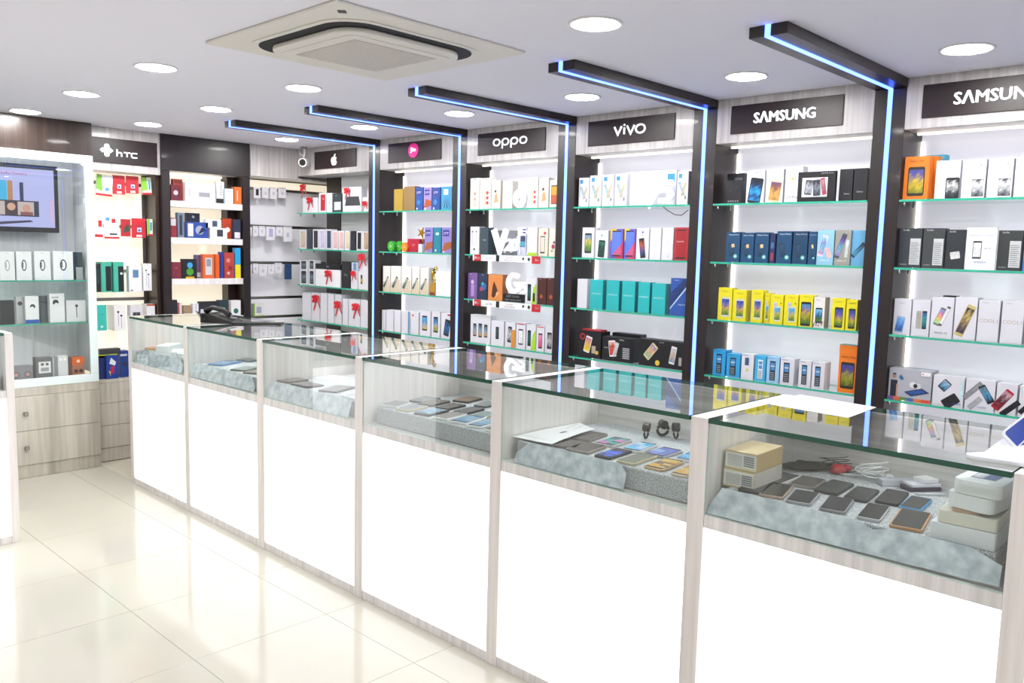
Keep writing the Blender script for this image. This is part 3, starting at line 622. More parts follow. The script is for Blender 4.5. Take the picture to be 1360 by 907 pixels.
# ---------------- second bay
row(1, 0, [(963, 984, 240, 'small black patterned watch box', '#1d1c22', [('e', .2+.15*i, .1, .05, '#8a8a92') for i in range(5)]+[('e', .3, .55, .03, '#55555c'), ('e', .7, .7, .03, '#4a4a55')], dict(d=.05, name='watch_box')),
  (990, 1014, 227, 'white box with blue chevron phone', WB, [('ph', .52, .38, .72, .78, -8, '#14181e', ['#1f86c8', '#123a70', '#2aa0e0', '#0e2448', '#14181e']), ('t', 'Galaxy A8', .6, .9, .055, '#555')], dict(d=.06)),
  (1016, 1039, 226, 'white box with gold phone', WB, [('ph', .55, .35, .7, .68, -8, '#d8c4a8', ['#a87838', '#d8a860', '#8a5a30', '#6a4a80']), ('t', 'Galaxy J7', .5, .9, .05, '#666')], dict(d=.06)),
  (1041, 1064, 222, 'plain white box with gold seal', WB, [('e', .45, .66, .09, '#e0b060'), ('t', 'Galaxy', .5, .22, .055, '#666'), ('t', 'C9 Pro', .45, .1, .08, '#444')], dict(d=.06)),
  (1113, 1131, 225, 'black tablet box', '#1a1b20', A_text(('Galaxy', .6, .2, .06, '#c8c8d0')), dict(d=.06, back=.02)), (1132, 1150, 224, 'black tablet box', '#17181e', A_text(('Galaxy', .5, .25, .07, '#d0d0d8')), dict(d=.06, back=.02)),
  (1058, 1108, 229, '', '#16161a', [('r', .12, .16, .80, .80, '#e4e4ea'), ('ph', .3, .48, .2, .5, -6, '#4a4f58', ['#6a6f78', '#b8bcc4', '#30343a']), ('ph', .52, .46, .2, .54, 4, '#35424f', ['#2a3440', '#7a828c', '#15181c']), ('ph', .70, .5, .12, .56, 10, '#a83c50', ['#8a2c3c', '#c0909a']), ('t', 'SAMSUNG', .78, .90, .07, '#e4e4e8', .02, .35)], dict(back=-.006, d=.02, label='black landscape display frame with phone picture, top shelf, second bay', name='picture_display', cat='display')),
  (964, 987, 231, '', '#101014', [('r', .45, .62, .9, .86, '#55565e'), ('e', .7, .72, .12, '#0c0c0e')], dict(back=.06, d=.06, label='black gadget box behind the patterned watch box', name='gadget_box'))])
nv = lambda c='#e0a860': [('t', 'Galaxy A5 Prime', .55, .88, .05, '#e8f0f8'), ('ph', .4, .42, .36, .42, 12, '#182c44', ['#1c3450', '#24425f', '#2c5068']), ('ph', .52, .55, .22, .12, 14, '#e8c088', ['#e8c088', '#f0d0a0']), ('e', .72, .2, .16, '#3fa8a8'), ('e', .72, .2, .09, '#c8dcd8'), ('r', 0, 0, 1, .03, '#1d4f86')]
NV = '#17486f'
row(1, 1, [(963, 981.5, 308, 'navy box with tan seal', NV, nv(), {}), (983, 1000, 309, 'navy box with tan seal', NV, nv(), {}), (1001, 1019.5, 308.5, 'navy box with tan seal', NV, nv(), {}),
  (1021, 1028, 310, 'thin navy and red box', '#23305c', [('r', .3, .1, .7, .35, '#b82c3c'), ('r', .2, .5, .8, .7, '#5070a0')], {}), (1030, 1050, 307, 'navy box without seal', NV, nv()[:2]+nv()[3:], {}), (1051.5, 1071, 307, 'navy box with dark phone', '#163f60', nv()[:2]+nv()[3:], {}),
  (1072, 1083, 307.5, 'navy box partly covered', NV, nv(), {}), (1083.5, 1106, 305.5, 'light blue box with flower phone', '#8fc2dc', [('ph', .35, .55, .38, .62, -14, '#d8d0e0', ['#d070b8', '#60c8d0', '#8060c0', '#a8e0e8']), ('ph', .7, .35, .26, .3, 20, '#e8c0a8', ['#e8c0a8', '#d8a8b8']), ('t', 'Galaxy A5', .5, .1, .06, '#f4f8fc')], dict(back=-.01)),
  (1107, 1128, 305.5, 'grey box with flower phone', '#9a9a92', [('ph', .38, .55, .32, .72, -18, '#48505a', ['#b060c0', '#50c0c8', '#7858b8', '#2c3038']), ('ph', .78, .48, .2, .5, -4, '#c8d0d0', ['#c0c8c8', '#e0e4e4']), ('t', 'Galaxy A7', .5, .1, .06, '#f4f4f4')], dict(back=-.01)),
  (1129, 1150, 306, 'sky blue box', '#6aaed8', [('ph', .5, .45, .3, .5, -40, '#2a3038', ['#50a0c8', '#20262c'])], {})])
ye = lambda: A_phone(CITY, '#cfd0c4', .55, .40, .62, .62, 0, 'Galaxy J2', '#6a6420', .05, .86); YE = '#e8dc1e'
ye2 = lambda: [('ph', .40, .45, .28, .6, 0, '#c8ccd0', ['#c8ccd0', '#b8bcc0']), ('ph', .58, .36, .50, .52, 0, '#cdd0cc', CITY[:3]+['#3d9ad0', '#50b0e0']), ('t', 'Galaxy J5', .5, .88, .05, '#6a6420'), ('e', .82, .72, .05, '#3a3a20')]
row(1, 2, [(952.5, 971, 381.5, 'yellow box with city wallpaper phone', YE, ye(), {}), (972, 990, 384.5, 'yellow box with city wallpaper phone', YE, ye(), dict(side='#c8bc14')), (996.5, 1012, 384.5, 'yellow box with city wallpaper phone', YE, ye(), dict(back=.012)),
  (1013.5, 1021, 389, 'narrow yellow box end', YE, ye2(), dict(back=.02)), (1021.5, 1039, 391, 'yellow box with two phones pictured', YE, ye2(), dict(back=-.008)), (1040, 1058.5, 391, 'yellow box with two phones pictured', YE, ye2(), dict(back=-.008)),
  (1059.5, 1078, 391, 'yellow box with black framed phone', YE, A_phone(CITY[:4]+['#3d9ad0'], '#20242a', .52, .40, .74, .76, 0, 'Galaxy J7', '#6a6420', .045, .92), dict(back=-.008)),
  (1079, 1094, 394, 'white and patterned box', '#e8e6e2', [('ph', .5, .40, .62, .5, 0, '#181a1e', ['#50a030', '#2c3438', '#3a8ac8', '#80c8e8']), ('t', 'Galaxy', .4, .88, .045, '#555')]+[('r', (i*.37) % .9, (i*.53) % .2+.02, (i*.37) % .9+.1, (i*.53) % .2+.06, ['#c04030', '#4050a0', '#30803c', '#503020'][i % 4]) for i in range(14)], dict(side='#8c8478', back=-.008)),
  (1103, 1121, 395.5, 'yellow box with dark framed phone', YE, A_phone(CITY, '#30322e', .55, .38, .62, .66, 0, 'Galaxy J2', '#6a6420', .05, .86), {}), (1122, 1137, 397.5, 'yellow box with dark framed phone', YE, A_phone(CITY, '#30322e', .55, .38, .62, .66, 0, 'Galaxy J2', '#6a6420', .05, .86), {})])
row(1, 3, [(946, 962.5, 463.5, 'blue keypad phone box', '#2d9fdc', A_feature('#12202c', .5), dict(d=.07)), (964, 982, 469, 'blue keypad phone box', '#35a3dc', A_feature('#1c2c38', .48), dict(d=.07)), (983.5, 1000, 469, 'white box with small flip phone', WB, [('r', .28, .55, .62, .85, '#3a5878'), ('e', .5, .36, .12, '#d8d078'), ('t', 'SAMSUNG', .3, .92, .04, '#456')], dict(d=.07)),
  (1001.5, 1016, 471.5, 'blue box with white keypad phone', '#3fb0e4', A_feature('#eef0f2', .52), dict(d=.07)), (1017, 1034, 473, 'pale blue box with black keypad phone', '#9ccbec', A_feature('#26303a', .48), dict(d=.07)), (1035, 1053.5, 475, 'white keypad phone box', WB, A_feature('#22303c', .46, 'SAMSUNG'), dict(d=.07, side='#d2d2d8')),
  (1059.5, 1076, 478, 'white keypad phone box', WB, A_feature('#22303c', .46), dict(d=.07)), (1077, 1094, 480, 'white keypad phone box', WB, A_feature('#22303c', .46), dict(d=.07, side='#d2d2d8')),
  (1111.5, 1150, 457, 'orange and blue tablet box', OR, A_phone(['#4a5a1a', '#8a8a20', '#a89a28', '#4a3f80', '#3c48a0'], '#2a2620', .5, .36, .74, .56, 0, 'Galaxy J Max', '#4a2810', .055, .72), dict(d=.05, name='tablet_box', lid=(.16, '#3090a8')))])
# ---------------- third bay
vv = lambda: [('r', .12, .80, .42, .93, '#2f8fd4'), ('ph', .42, .48, .22, .44, 24, '#7aa8c8', ['#4d8fc8', '#90d0e8', '#c8b090']), ('ph', .62, .46, .20, .44, -20, '#c8bca0', ['#b8a888', '#d0c4a8']), ('r', .72, .16, .86, .27, '#7a8a8a')]
row(2, 0, [(768, 781.5, 236.5, 'white box with tilted blue phones', WB, vv(), {}), (782.5, 798, 233.5, 'white box with tilted blue phones', WB, vv(), {}), (799, 814.5, 232.5, 'white box with tilted blue phones', WB, vv(), {}), (815.5, 832, 231.5, 'white box with tilted blue phones', WB, vv(), {}),
  (898, 913, 228, 'white box with gold and blue phones', WB, vv(), {}),
  (833, 897, 229, '', '#f4f5fa', [('r', .82, .66, .97, .90, '#2f8fd4'), ('r', .1, .03, .95, .035, '#8898a8')], dict(label='white display plinth carrying a large letter and figure, top shelf', d=.03, back=.03, name='display_plinth', cat='display'))])
row(2, 1, [(772.5, 788.5, 302, 'white box with colourful phone', WB, A_phone(['#3a6a30', '#6a9a40', '#d8c040', '#4a90d0'], '#22262a', .5, .48, .58, .66, 0, 'LYF', '#666', .04, .92), {}), (790, 807, 306, 'white box with green phone picture', WB, [('ph', .5, .34, .52, .62, -4, '#1c2426', ['#1b4a40', '#10302c', '#2a7a60']), ('e', .5, .82, .07, '#40b8a0')], {}),
  (809.5, 827, 304, 'multicoloured box with purple face', '#6a5ab8', [('p', [(0, 1), (0, .55), (.5, 1)], '#e8c020'), ('p', [(.4, 0), (1, 0), (1, .6)], '#c83050'), ('r', .14, .08, .86, .94, '#5a7ad8'), ('p', [(.14, .08), (.86, .08), (.86, .5)], '#d05a80'), ('r', .16, .9, .84, .94, '#20222c'), ('r', .16, .08, .84, .12, '#20222c')], {}),
  (828, 843, 304, 'multicoloured box with purple face', '#6a5ab8', [('p', [(0, 1), (0, .55), (.5, 1)], '#e8c020'), ('p', [(.4, 0), (1, 0), (1, .6)], '#c83050'), ('r', .14, .08, .86, .94, '#5a7ad8'), ('p', [(.14, .08), (.86, .08), (.86, .5)], '#d05a80'), ('r', .16, .9, .84, .94, '#20222c'), ('r', .16, .08, .84, .12, '#20222c')], {}),
  (844, 861, 303, 'white box with black striped phone', WB, [('ph', .5, .36, .42, .64, 8, '#121418', ['#101418', '#3a50a0', '#c05030', '#101418']), ('e', .5, .87, .07, '#5560c0'), ('t', 'moto g', .5, .75, .045, '#666')], {}),
  (862, 877, 302.5, 'pale white box with faint phone', WB, [('ph', .5, .5, .5, .3, -50, '#dcdce0', ['#e4e4e8', '#d4d4d8'])], {}), (878, 893, 302.5, 'pale white box with faint phone', WB, [('ph', .5, .5, .5, .3, -50, '#dcdce0', ['#e4e4e8', '#d4d4d8']), ('e', .6, .12, .06, '#80b8e0')], {}),
  (894.5, 914, 302, 'red box', '#b82c34', [('r', .12, .08, .8, .90, '#a02028'), ('r', .12, .9, .8, .94, '#28181c'), ('r', .12, .05, .8, .1, '#28181c'), ('t', 'Lenovo', .42, .55, .06, '#f0d0d0', 0, .5)], {})])
TEAL = '#25b4b8'; ho = lambda: A_text(('HONOR 6X', .5, .50, .05, '#d8f0f0'))
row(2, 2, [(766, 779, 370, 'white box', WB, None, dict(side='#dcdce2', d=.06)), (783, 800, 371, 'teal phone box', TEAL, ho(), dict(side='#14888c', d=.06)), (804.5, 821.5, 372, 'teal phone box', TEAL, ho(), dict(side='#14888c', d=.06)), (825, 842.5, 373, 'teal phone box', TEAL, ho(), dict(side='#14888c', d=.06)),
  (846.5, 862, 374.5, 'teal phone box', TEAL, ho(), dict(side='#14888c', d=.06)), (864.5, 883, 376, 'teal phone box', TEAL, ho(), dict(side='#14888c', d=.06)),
  (889, 910, 369, 'blue box with diagonal phone edge', '#2a55a8', [('p', [(0, .2), (.0, .6), (.9, 1), (1, .9), (1, .75)], '#1c3570'), ('p', [(0, .15), (0, .2), (1, .78), (1, .72)], '#b8d0e8'), ('t', 'honor 8', .75, .28, .05, '#d8e4f4', 0, .4), ('t', 'honor', .4, .93, .04, '#c8d8f0')], dict(d=.05))])
BK = '#15161a'
row(2, 3, [(768, 797.5, 438, 'black box with yellow phone picture', BK, [('e', .17, .78, .12, '#b83030'), ('e', .17, .78, .08, '#3a1014'), ('ph', .42, .5, .28, .62, -14, '#e8e8e8', ['#e8d020', '#d8c020', '#e0a080', '#c880a0']), ('r', .6, .18, .78, .46, '#b8a890'), ('e', .84, .22, .07, '#d8b040')], dict(d=.09, name='phone_carton')),
  (799, 838, 446, 'black box with red phone picture', BK, [('ph', .36, .52, .24, .68, 8, '#e8e8ea', ['#c03028', '#e05a40', '#a02838', '#f0c0a0']), ('ph', .48, .5, .12, .6, -16, '#c8c8cc', ['#b8b8bc', '#d8d8dc']), ('t', 'INTEX', .68, .88, .06, '#d8d8d8', 0, .3), ('t', 'AQUA', .14, .5, .06, '#c8c8c8', 0, .25)]+[('r', .72+.0*i, .15+i*.08, .95, .2+i*.08, '#a8a8ac') for i in range(6)], dict(d=.09, name='phone_carton')),
  (848, 910, 449, 'long black box with gold phone', BK, [('ph', .26, .55, .16, .66, -40, '#d8c898', ['#80c0a0', '#c8b890', '#e0a080', '#7090c0']), ('ph', .75, .5, .12, .66, -10, '#e8e8ea', ['#5a9ad0', '#d8a870', '#b8d0e0']), ('e', .42, .15, .05, '#e0c040'), ('t', 'INTEX', .5, .9, .05, '#a8a8a8', 0, .2), ('r', .88, .15, .94, .45, '#b8b0a8')], dict(d=.08, name='phone_carton')),
  (812, 850, 441, '', '#101014', None, dict(back=.09, d=.06, label='black carton behind the red phone box, lowest shelf, third bay', name='phone_carton'))])
# ---------------- fourth bay
op = lambda c='#c89078': [('t', 'OPPO', .55, .94, .04, '#2c9a70', .02, .4), ('e', .55, .50, .13, c), ('e', .55, .30, .17, '#c9a48c'), ('r', .38, .08, .76, .3, '#dcc8b8')]
opr = lambda: [('t', 'OPPO', .6, .93, .05, '#2c9a70', .02, .4), ('r', .35, .1, .58, .6, '#dcc4ac')]+[('e', .70, .2+.16*i, .12, '#c84048') for i in range(3)]
row(3, 0, [(624, 636, 237, 'white box with figurine picture', '#ece8e4', op(), {}), (637, 651.5, 237, 'white box with red flower print', '#ece8e4', opr(), {}), (652.5, 664, 240, 'cream box with lady print', '#ece6dc', [('e', .45, .62, .12, '#5a3020'), ('p', [(.3, .2), (.8, .25), (.6, .55), (.4, .5)], '#d8a070'), ('t', 'F3', .7, .93, .04, '#888')], dict(side='#d8d0c4')),
  (667, 680, 241, 'plain cream white box', '#e4dfd8', None, {}), (700.5, 714, 236, 'white box with red flower print', '#ece8e4', opr(), {}), (715, 728, 236.5, 'cream box with lady print', '#e8e2d6', [('e', .45, .62, .12, '#5a3020'), ('p', [(.3, .2), (.8, .25), (.6, .55), (.4, .5)], '#d8a070')], dict(side='#d8d0c4')),
  (729.5, 745, 239, 'white box with orange phone', '#e4e0de', [('r', .15, .12, .85, .8, '#2a2428'), ('r', .2, .15, .8, .45, '#c85a30'), ('r', .2, .45, .8, .76, '#d8a030')], {})])
row(3, 1, [(624, 636, 301, 'white earphone box', WB, [('e', .28, .82, .07, '#222'), ('e', .68, .82, .07, '#222'), ('r', .25, .3, .32, .78, '#c8c8c8'), ('r', .64, .3, .71, .78, '#c8c8c8'), ('e', .48, .18, .09, '#303438')], {}),
  (637, 648, 302, 'slate blue box', '#36464f', A_text(('V20', .55, .5, .07, '#a8b8c0')), {}), (649, 686, 306, 'long grey silver box', '#85878e', [('e', .35, .2, .06, '#e8e8e8'), ('e', .58, .15, .05, '#d8d8d8'), ('e', .82, .2, .07, '#f0f0f0')], dict(back=.10, d=.03)),
  (686.5, 698.5, 302, 'white box with blue screen picture', '#d8d8e4', [('r', .35, .3, .9, .7, '#2c3e60'), ('r', .38, .32, .88, .5, '#4aa0b8'), ('r', .6, .8, .95, .95, '#6040a0')], dict(back=.03)), (699.5, 713, 302, 'white box with green base', WB, [('r', 0, 0, 1, .12, '#b4d040'), ('t', 'G', .5, .5, .06, '#999')], {}),
  (714.5, 727, 303, 'beige box with framed phone', '#e0d8c8', [('r', .2, .1, .72, .72, '#4a4440'), ('r', .24, .16, .68, .68, '#d8d0c4'), ('e', .68, .82, .13, '#c83038')], {}), (728.5, 745, 303, 'cream box with berry print', '#e8e0d0', [('e', .5, .35, .2, '#a83a50'), ('e', .6, .5, .12, '#6a4080'), ('e', .35, .2, .12, '#80a850')], {})])
row(3, 2, [(621, 633.5, 362, 'purple box', '#7a5a98', [('t', 'LG', .3, .93, .045, '#e8e0f0'), ('r', .35, .1, .7, .55, '#a890c8'), ('e', .5, .65, .16, '#d0b8d8')], {}), (634.5, 647, 363, 'dark blue galaxy print box', '#26304c', [('e', .6, .5, .28, '#2a6ab0'), ('e', .35, .4, .16, '#b03a50'), ('e', .5, .62, .1, '#50c0b0'), ('t', 'K10', .5, .93, .05, '#c0c8e0')], {}),
  (648, 667, 364, 'orange box with figure', '#d98a48', [('p', [(.25, .15), (.4, .1), (.7, .3), (.6, .5), (.4, .75), (.3, .5)], '#4a2818'), ('p', [(.5, .1), (.8, .3), (.6, .35)], '#f0b080'), ('t', 'LG', .3, .93, .04, '#f8e0c0')], dict(side='#a8643a')),
  (698.5, 712, 368, 'white and lime box with phone', WB, [('p', [(.55, 0), (1, 0), (1, .8), (.7, .6)], '#a8d030'), ('ph', .30, .42, .34, .64, 0, '#14181c', ['#10181c', '#1a6a60', '#10282c']), ('ph', .78, .25, .2, .32, 0, '#1c1c20', ['#141418', '#28282c'])], dict(back=-.01)),
  (713.5, 725, 369, 'dark red brown box', '#4a201e', [('t', 'LG', .3, .93, .05, '#c8a8a0'), ('e', .45, .3, .18, '#a8542a')], {}), (725.5, 740, 369, 'dark red brown box', '#4a201e', [('t', 'K7', .3, .93, .05, '#c8a8a0'), ('e', .45, .3, .18, '#a8542a')], {})])
row(3, 3, [(624.5, 651, 417, 'white box with three phone picture', WB, [('ph', .22, .45, .17, .46, 0, '#22262a', ['#c89838', '#7aa8c0', '#30363c']), ('ph', .50, .45, .19, .50, 0, '#22262a', ['#c89838', '#7aa8c0', '#30363c']), ('ph', .78, .45, .17, .46, 0, '#22262a', ['#c89838', '#7aa8c0', '#30363c'])], {}),
  (652, 669, 425, 'white box with slim dark phone', WB, [('ph', .48, .5, .26, .5, 0, '#1c2628', ['#28383c', '#3c5a60'])], {}), (670.5, 684, 427, 'white amber box with phone', WB, [('p', [(.6, 0), (1, 0), (1, .7), (.7, .7)], '#d89030'), ('ph', .45, .5, .4, .64, -5, '#1c1c20', ['#20282c', '#d8d8d8', '#2a3034'])], {}),
  (685, 697.5, 428, 'white box with outlined phone', WB, [('ph', .5, .45, .5, .62, 0, '#50565c', ['#e8e8ea', '#f0f0f0']), ('r', .1, .93, .9, .97, '#c03038')], {}), (698.5, 711, 430, 'white and lime box', WB, [('p', [(.5, 0), (1, 0), (1, .8), (.7, .6)], '#a8d030'), ('ph', .32, .45, .36, .62, 0, '#14181c', ['#10181c', '#1a6a60', '#203a50'])], {}),
  (712, 722.5, 432, 'white box with pink screen phone', WB, [('ph', .5, .4, .5, .6, 0, '#202428', ['#d04060', '#c86a98', '#e08aa0']), ('r', .1, .93, .9, .97, '#c03038')], {}), (723.5, 740, 433, 'white box with round icon phone', WB, [('ph', .45, .45, .5, .64, 0, '#16181c', ['#181c20', '#d8d8d8', '#20242a']), ('p', [(.75, 0), (1, 0), (1, .6)], '#c8d040')], {})])
# ---------------- fifth bay
ot = lambda a='#2a4fa8', b='#c8a8a0': [('r', .12, .66, .72, .90, '#2c2c8c'), ('t', 'OTP', .42, .72, .10, '#e8e8f8'), ('e', .2, .08, .09, '#f0f0f0')]
row(4, 0, [(523, 534.5, 251.5, 'small gold box', '#b89a3c', None, dict(side='#c8a848')), (535.5, 551, 248, 'brown kraft box', '#94774a', None, dict(side='#7c6238')), (552, 561.5, 249, 'royal blue box', '#22509c', ot()+[('e', .4, .35, .22, '#3a86c8')], {}),
  (562.5, 573, 249, 'lilac and rust box', '#9a8ac8', ot()+[('p', [(0, .1), (1, .2), (1, .4), (.3, .5)], '#a8502c')], {}), (574, 584.5, 249, 'royal blue box', '#1f4a94', ot()+[('e', .4, .35, .22, '#3a86c8')], {}), (585.5, 600, 248, 'light blue splash box', '#3f96c4', [('r', .25, .65, .65, .88, '#e8f0f4')]+[('p', [(.1*i, .1), (.1*i+.05, .1), (.5, .55)], ['#1c4a78', '#90d0e8', '#205a90'][i % 3]) for i in range(9)], {})])
row(4, 1, [(541, 557, 317, 'red square box', '#b01c38', A_text(('JioFi', .5, .45, .16, '#f0c8c8')), dict(side='#8c1830')), (555.5, 560, 324, 'tiny white charger box', '#f0f0f0', None, dict(back=-.01, d=.03)),
  (563.5, 574.5, 302, 'lilac and rust tall box', '#8c80c0', ot()+[('p', [(0, .05), (1, .2), (1, .45), (.3, .4)], '#a05a34')], {}), (575.5, 585.5, 302, 'teal tall box', '#1c7c94', [('r', .3, .7, .7, .8, '#d0e8ec'), ('e', .3, .1, .1, '#e8f0f0')], {}), (586.5, 600, 302, 'lilac and rust tall box', '#8c80c0', ot()+[('p', [(0, .05), (1, .2), (1, .45), (.3, .4)], '#a05a34')], {})])
bl = lambda: [('p', [(0, 0), (0, .35), (.9, .5), (1, 0)], '#d8c8b0'), ('ph', .42, .38, .22, .5, -34, '#28464c', ['#1f3a40', '#6a9aa0', '#c8b898'])]
row(4, 2, [(508.5, 518, 353, 'white and sand phone box', '#efece6', bl(), {}), (519, 532, 353, 'white and sand phone box', '#efece6', bl(), {}), (533, 546, 354, 'white and sand phone box', '#efece6', bl(), {}), (547, 557, 354, 'white and sand phone box', '#efece6', bl(), {}), (558, 569, 355, 'white and sand phone box', '#efece6', bl(), dict(side='#dcd6cc')),
  (571, 577.5, 376, 'tiny gold box', '#b48a28', [('r', .0, .0, 1, .25, '#8a2c2c')], dict(back=-.005, d=.03)), (578.5, 600, 360, 'plain white box', '#eef0f6', A_text(('Galaxy', .5, .85, .03, '#999')), {})])
row(4, 3, [(503.5, 512, 411, 'plain white phone box', WB, None, {}), (513, 522.5, 411, 'plain white phone box', WB, None, {}), (523.5, 532, 412, 'plain white phone box', WB, None, {}), (533, 543, 413, 'white box with blue edge', WB, [('r', .88, 0, 1, 1, '#3080b8')], dict(back=-.004)), (545, 555.5, 414, 'white box with red dot', WB, [('e', .3, .85, .1, '#c82c34')], {}),
  (557.5, 571.5, 412, 'white box with yellow blue phone', WB, [('ph', .45, .5, .5, .6, 0, '#22262a', ['#d8b830', '#b0b8c0', '#3a90d0', '#50a8e0'])], {}), (573, 584, 413, 'white box with island wallpaper phone', WB, [('ph', .5, .48, .55, .62, 0, '#22262a', ['#608a30', '#c8b060', '#3a90d0', '#205a90'])], {}), (585.5, 600, 415, 'white box with blue icon phone', WB, [('ph', .55, .42, .5, .66, -10, '#181c20', ['#20303c', '#2a70b0', '#14181c']), ('r', .6, .9, .9, .96, '#c82c34')], {})])
# ---------------- corner bay
row(5, 0, [(402, 422, 263, 'small white gift box', '#e6e6ec', None, dict(d=.07)), (423.5, 433, 256.5, 'white box with red phone back', WB, [('r', .25, .1, .9, .92, '#b02434'), ('e', .6, .7, .06, '#f0d0d0')], {}), (434, 441, 256.5, 'white box with grey logo', WB, [('e', .5, .5, .1, '#888')], {}), (442, 454, 257, 'dark slate box', '#2f3a3e', [('r', .15, .12, .9, .55, '#c8ccd0'), ('t', 'SONY', .4, .85, .05, '#b8c0c4', 0, .5)], {}),
  (455, 480, 249, 'tall white box with tablet print', WB, [('p', [(.12, .25), (.22, .62), (.86, .62), (.96, .25)], '#3c4044'), ('t', 'SAMSUNG', .6, .90, .035, '#99a')], dict(name='tablet_carton')), (481.5, 492, 262, 'small white bow box', '#e8e6ea', None, {})])
ip = lambda c, s: [('r', .18, .08, .88, .93, c), ('p', [(.18, .08), (.88, .08), (.88, .4)], s), ('e', .35, .86, .05, '#333')]
row(5, 1, [(398, 406.5, 305, 'white box with gold phone back', WB, ip('#cfc0a8', '#c0b098'), {}), (407.5, 414.5, 304, 'charcoal phone box', '#3a4048', None, {}), (415.5, 423, 304.5, 'white box with black phone back', WB, ip('#2a2e36', '#1c2026'), {}), (424, 432, 304.5, 'white box with lilac phone back', WB, ip('#c8c0dc', '#b8b0d0'), {}), (433, 440.5, 304.5, 'white box with navy phone back', WB, ip('#3c4c66', '#30405a'), {}),
  (441.5, 449, 306.5, 'white box with rose phone back', WB, ip('#d8b4b0', '#d0a8a4'), {}), (449.8, 457, 306.5, 'white box with rose phone back', WB, ip('#d8b4b0', '#d0a8a4'), {}), (458, 464.5, 306.5, 'white box with sand phone back', WB, ip('#d4c4ac', '#c8b8a0'), {}), (465.5, 472, 306.5, 'black glossy phone box', '#22242a', [('e', .5, .4, .2, '#34363c')], {}), (473.5, 480.5, 307, 'white box with black phone front', WB, ip('#181a1e', '#202228'), {}), (481.5, 490, 307, 'white box with tan phone back', WB, ip('#b8a088', '#a89078'), {})])
i5 = [('ph', .5, .5, .66, .84, 0, '#111316', ['#5a7078', '#2a3238', '#8098a0', '#344048', '#202428'])]
row(5, 2, [(398.5, 408.5, 358, 'white box with black phone, lower', WB, i5, dict(d=.06)), (410, 418, 358, 'white box with black phone, lower', WB, i5, dict(d=.06)), (419, 452, 357, 'flat white box with red bow', '#eeeef2', [('r', .0, .55, .8, .57, '#d8d8dc')], dict(d=.08, name='gift_box')), (453.5, 465, 347, 'tall black laptop box', '#23262c', A_text(('PRO', .5, .45, .08, '#9aa0a8'),), {}), (466, 475, 360, 'white box with red bow', '#dddce2', None, dict(d=.07, name='gift_box')), (476, 492, 360, 'white box with gold sticker', '#dddce2', [('r', .2, .3, .35, .8, '#2a2c30'), ('e', .3, .5, .1, '#c8a040')], dict(d=.07, back=-.006))])
PXc = {}
def stack5(pl, pr, pt, pb_, lab, col, ops, x=FR, d=.06, name='phone_box'):
    z = at_x((pl+pr)/2, pb_, x).z; y1 = at_x(pl, pb_, x).y; y0 = at_x(pr, pb_, x).y; h = at_x((pl+pr)/2, pt, x).z-z
    return z, y0, y1, h
for (pl, pr, l) in ((398.5, 408.5, 'white box with black phone, stacked on leftmost, corner bay'), (410, 418, 'white box with black phone, stacked second from left, corner bay')):
    y0, y1, hh = place(pl, pr, 358, SZ[2], FR); z = SZ[2]+hh+.0012
    boxed('phone_box', l, 'box', 'boxes on the third shelf of the corner bay', (FR+.03, (y0+y1)/2, z), RZ, y1-y0-.002, .082, .06, WB, i5)
y0, y1, hh = place(419, 452, 357, SZ[2], FR); boxed('laptop_box', 'long black laptop box lying on the bow-tied white box', 'box', None, (FR+.05, (y0+y1)/2, SZ[2]+hh+.0012), RZ, y1-y0-.003, .045, .10, '#17181c', A_text(('DELL', .5, .4, .3, '#c8c8c8')))
y0, y1, hh = place(466, 475, 360, SZ[2], FR); boxed('phone_box', 'pale blue box on the bow-tied box beside black laptop box', 'box', None, (FR+.035, (y0+y1)/2, SZ[2]+hh+.0012), RZ, y1-y0-.004, .07, .06, '#b8c4d8', [('r', .3, .1, .7, .9, '#6a80a8')])
y0, y1, hh = place(476, 492, 360, SZ[2], FR); boxed('gift_box', 'white box with red bow stacked highest, third shelf, corner bay', 'box', None, (FR+.035, (y0+y1)/2, SZ[2]+hh+.0012), RZ, y1-y0-.012, .085, .06, '#dddce2')
row(5, 3, [(401.5, 413, 388, 'tall white tablet box', WB, None, dict(d=.09)), (414, 424.5, 388.5, 'tall white tablet box', WB, None, dict(d=.09)), (425.5, 434.5, 389, 'tall white tablet box', WB, None, dict(d=.09)), (435.5, 443.5, 390, 'tall white tablet box', WB, None, dict(d=.09)), (444.5, 453.5, 391, 'tall white tablet box', WB, None, dict(d=.09)), (455, 462, 396.5, 'shorter white tablet box', WB, None, dict(d=.09)), (463, 478, 397, 'shorter white tablet box', WB, None, dict(d=.09)), (479, 492, 398, 'shorter white tablet box', WB, None, dict(d=.09))])
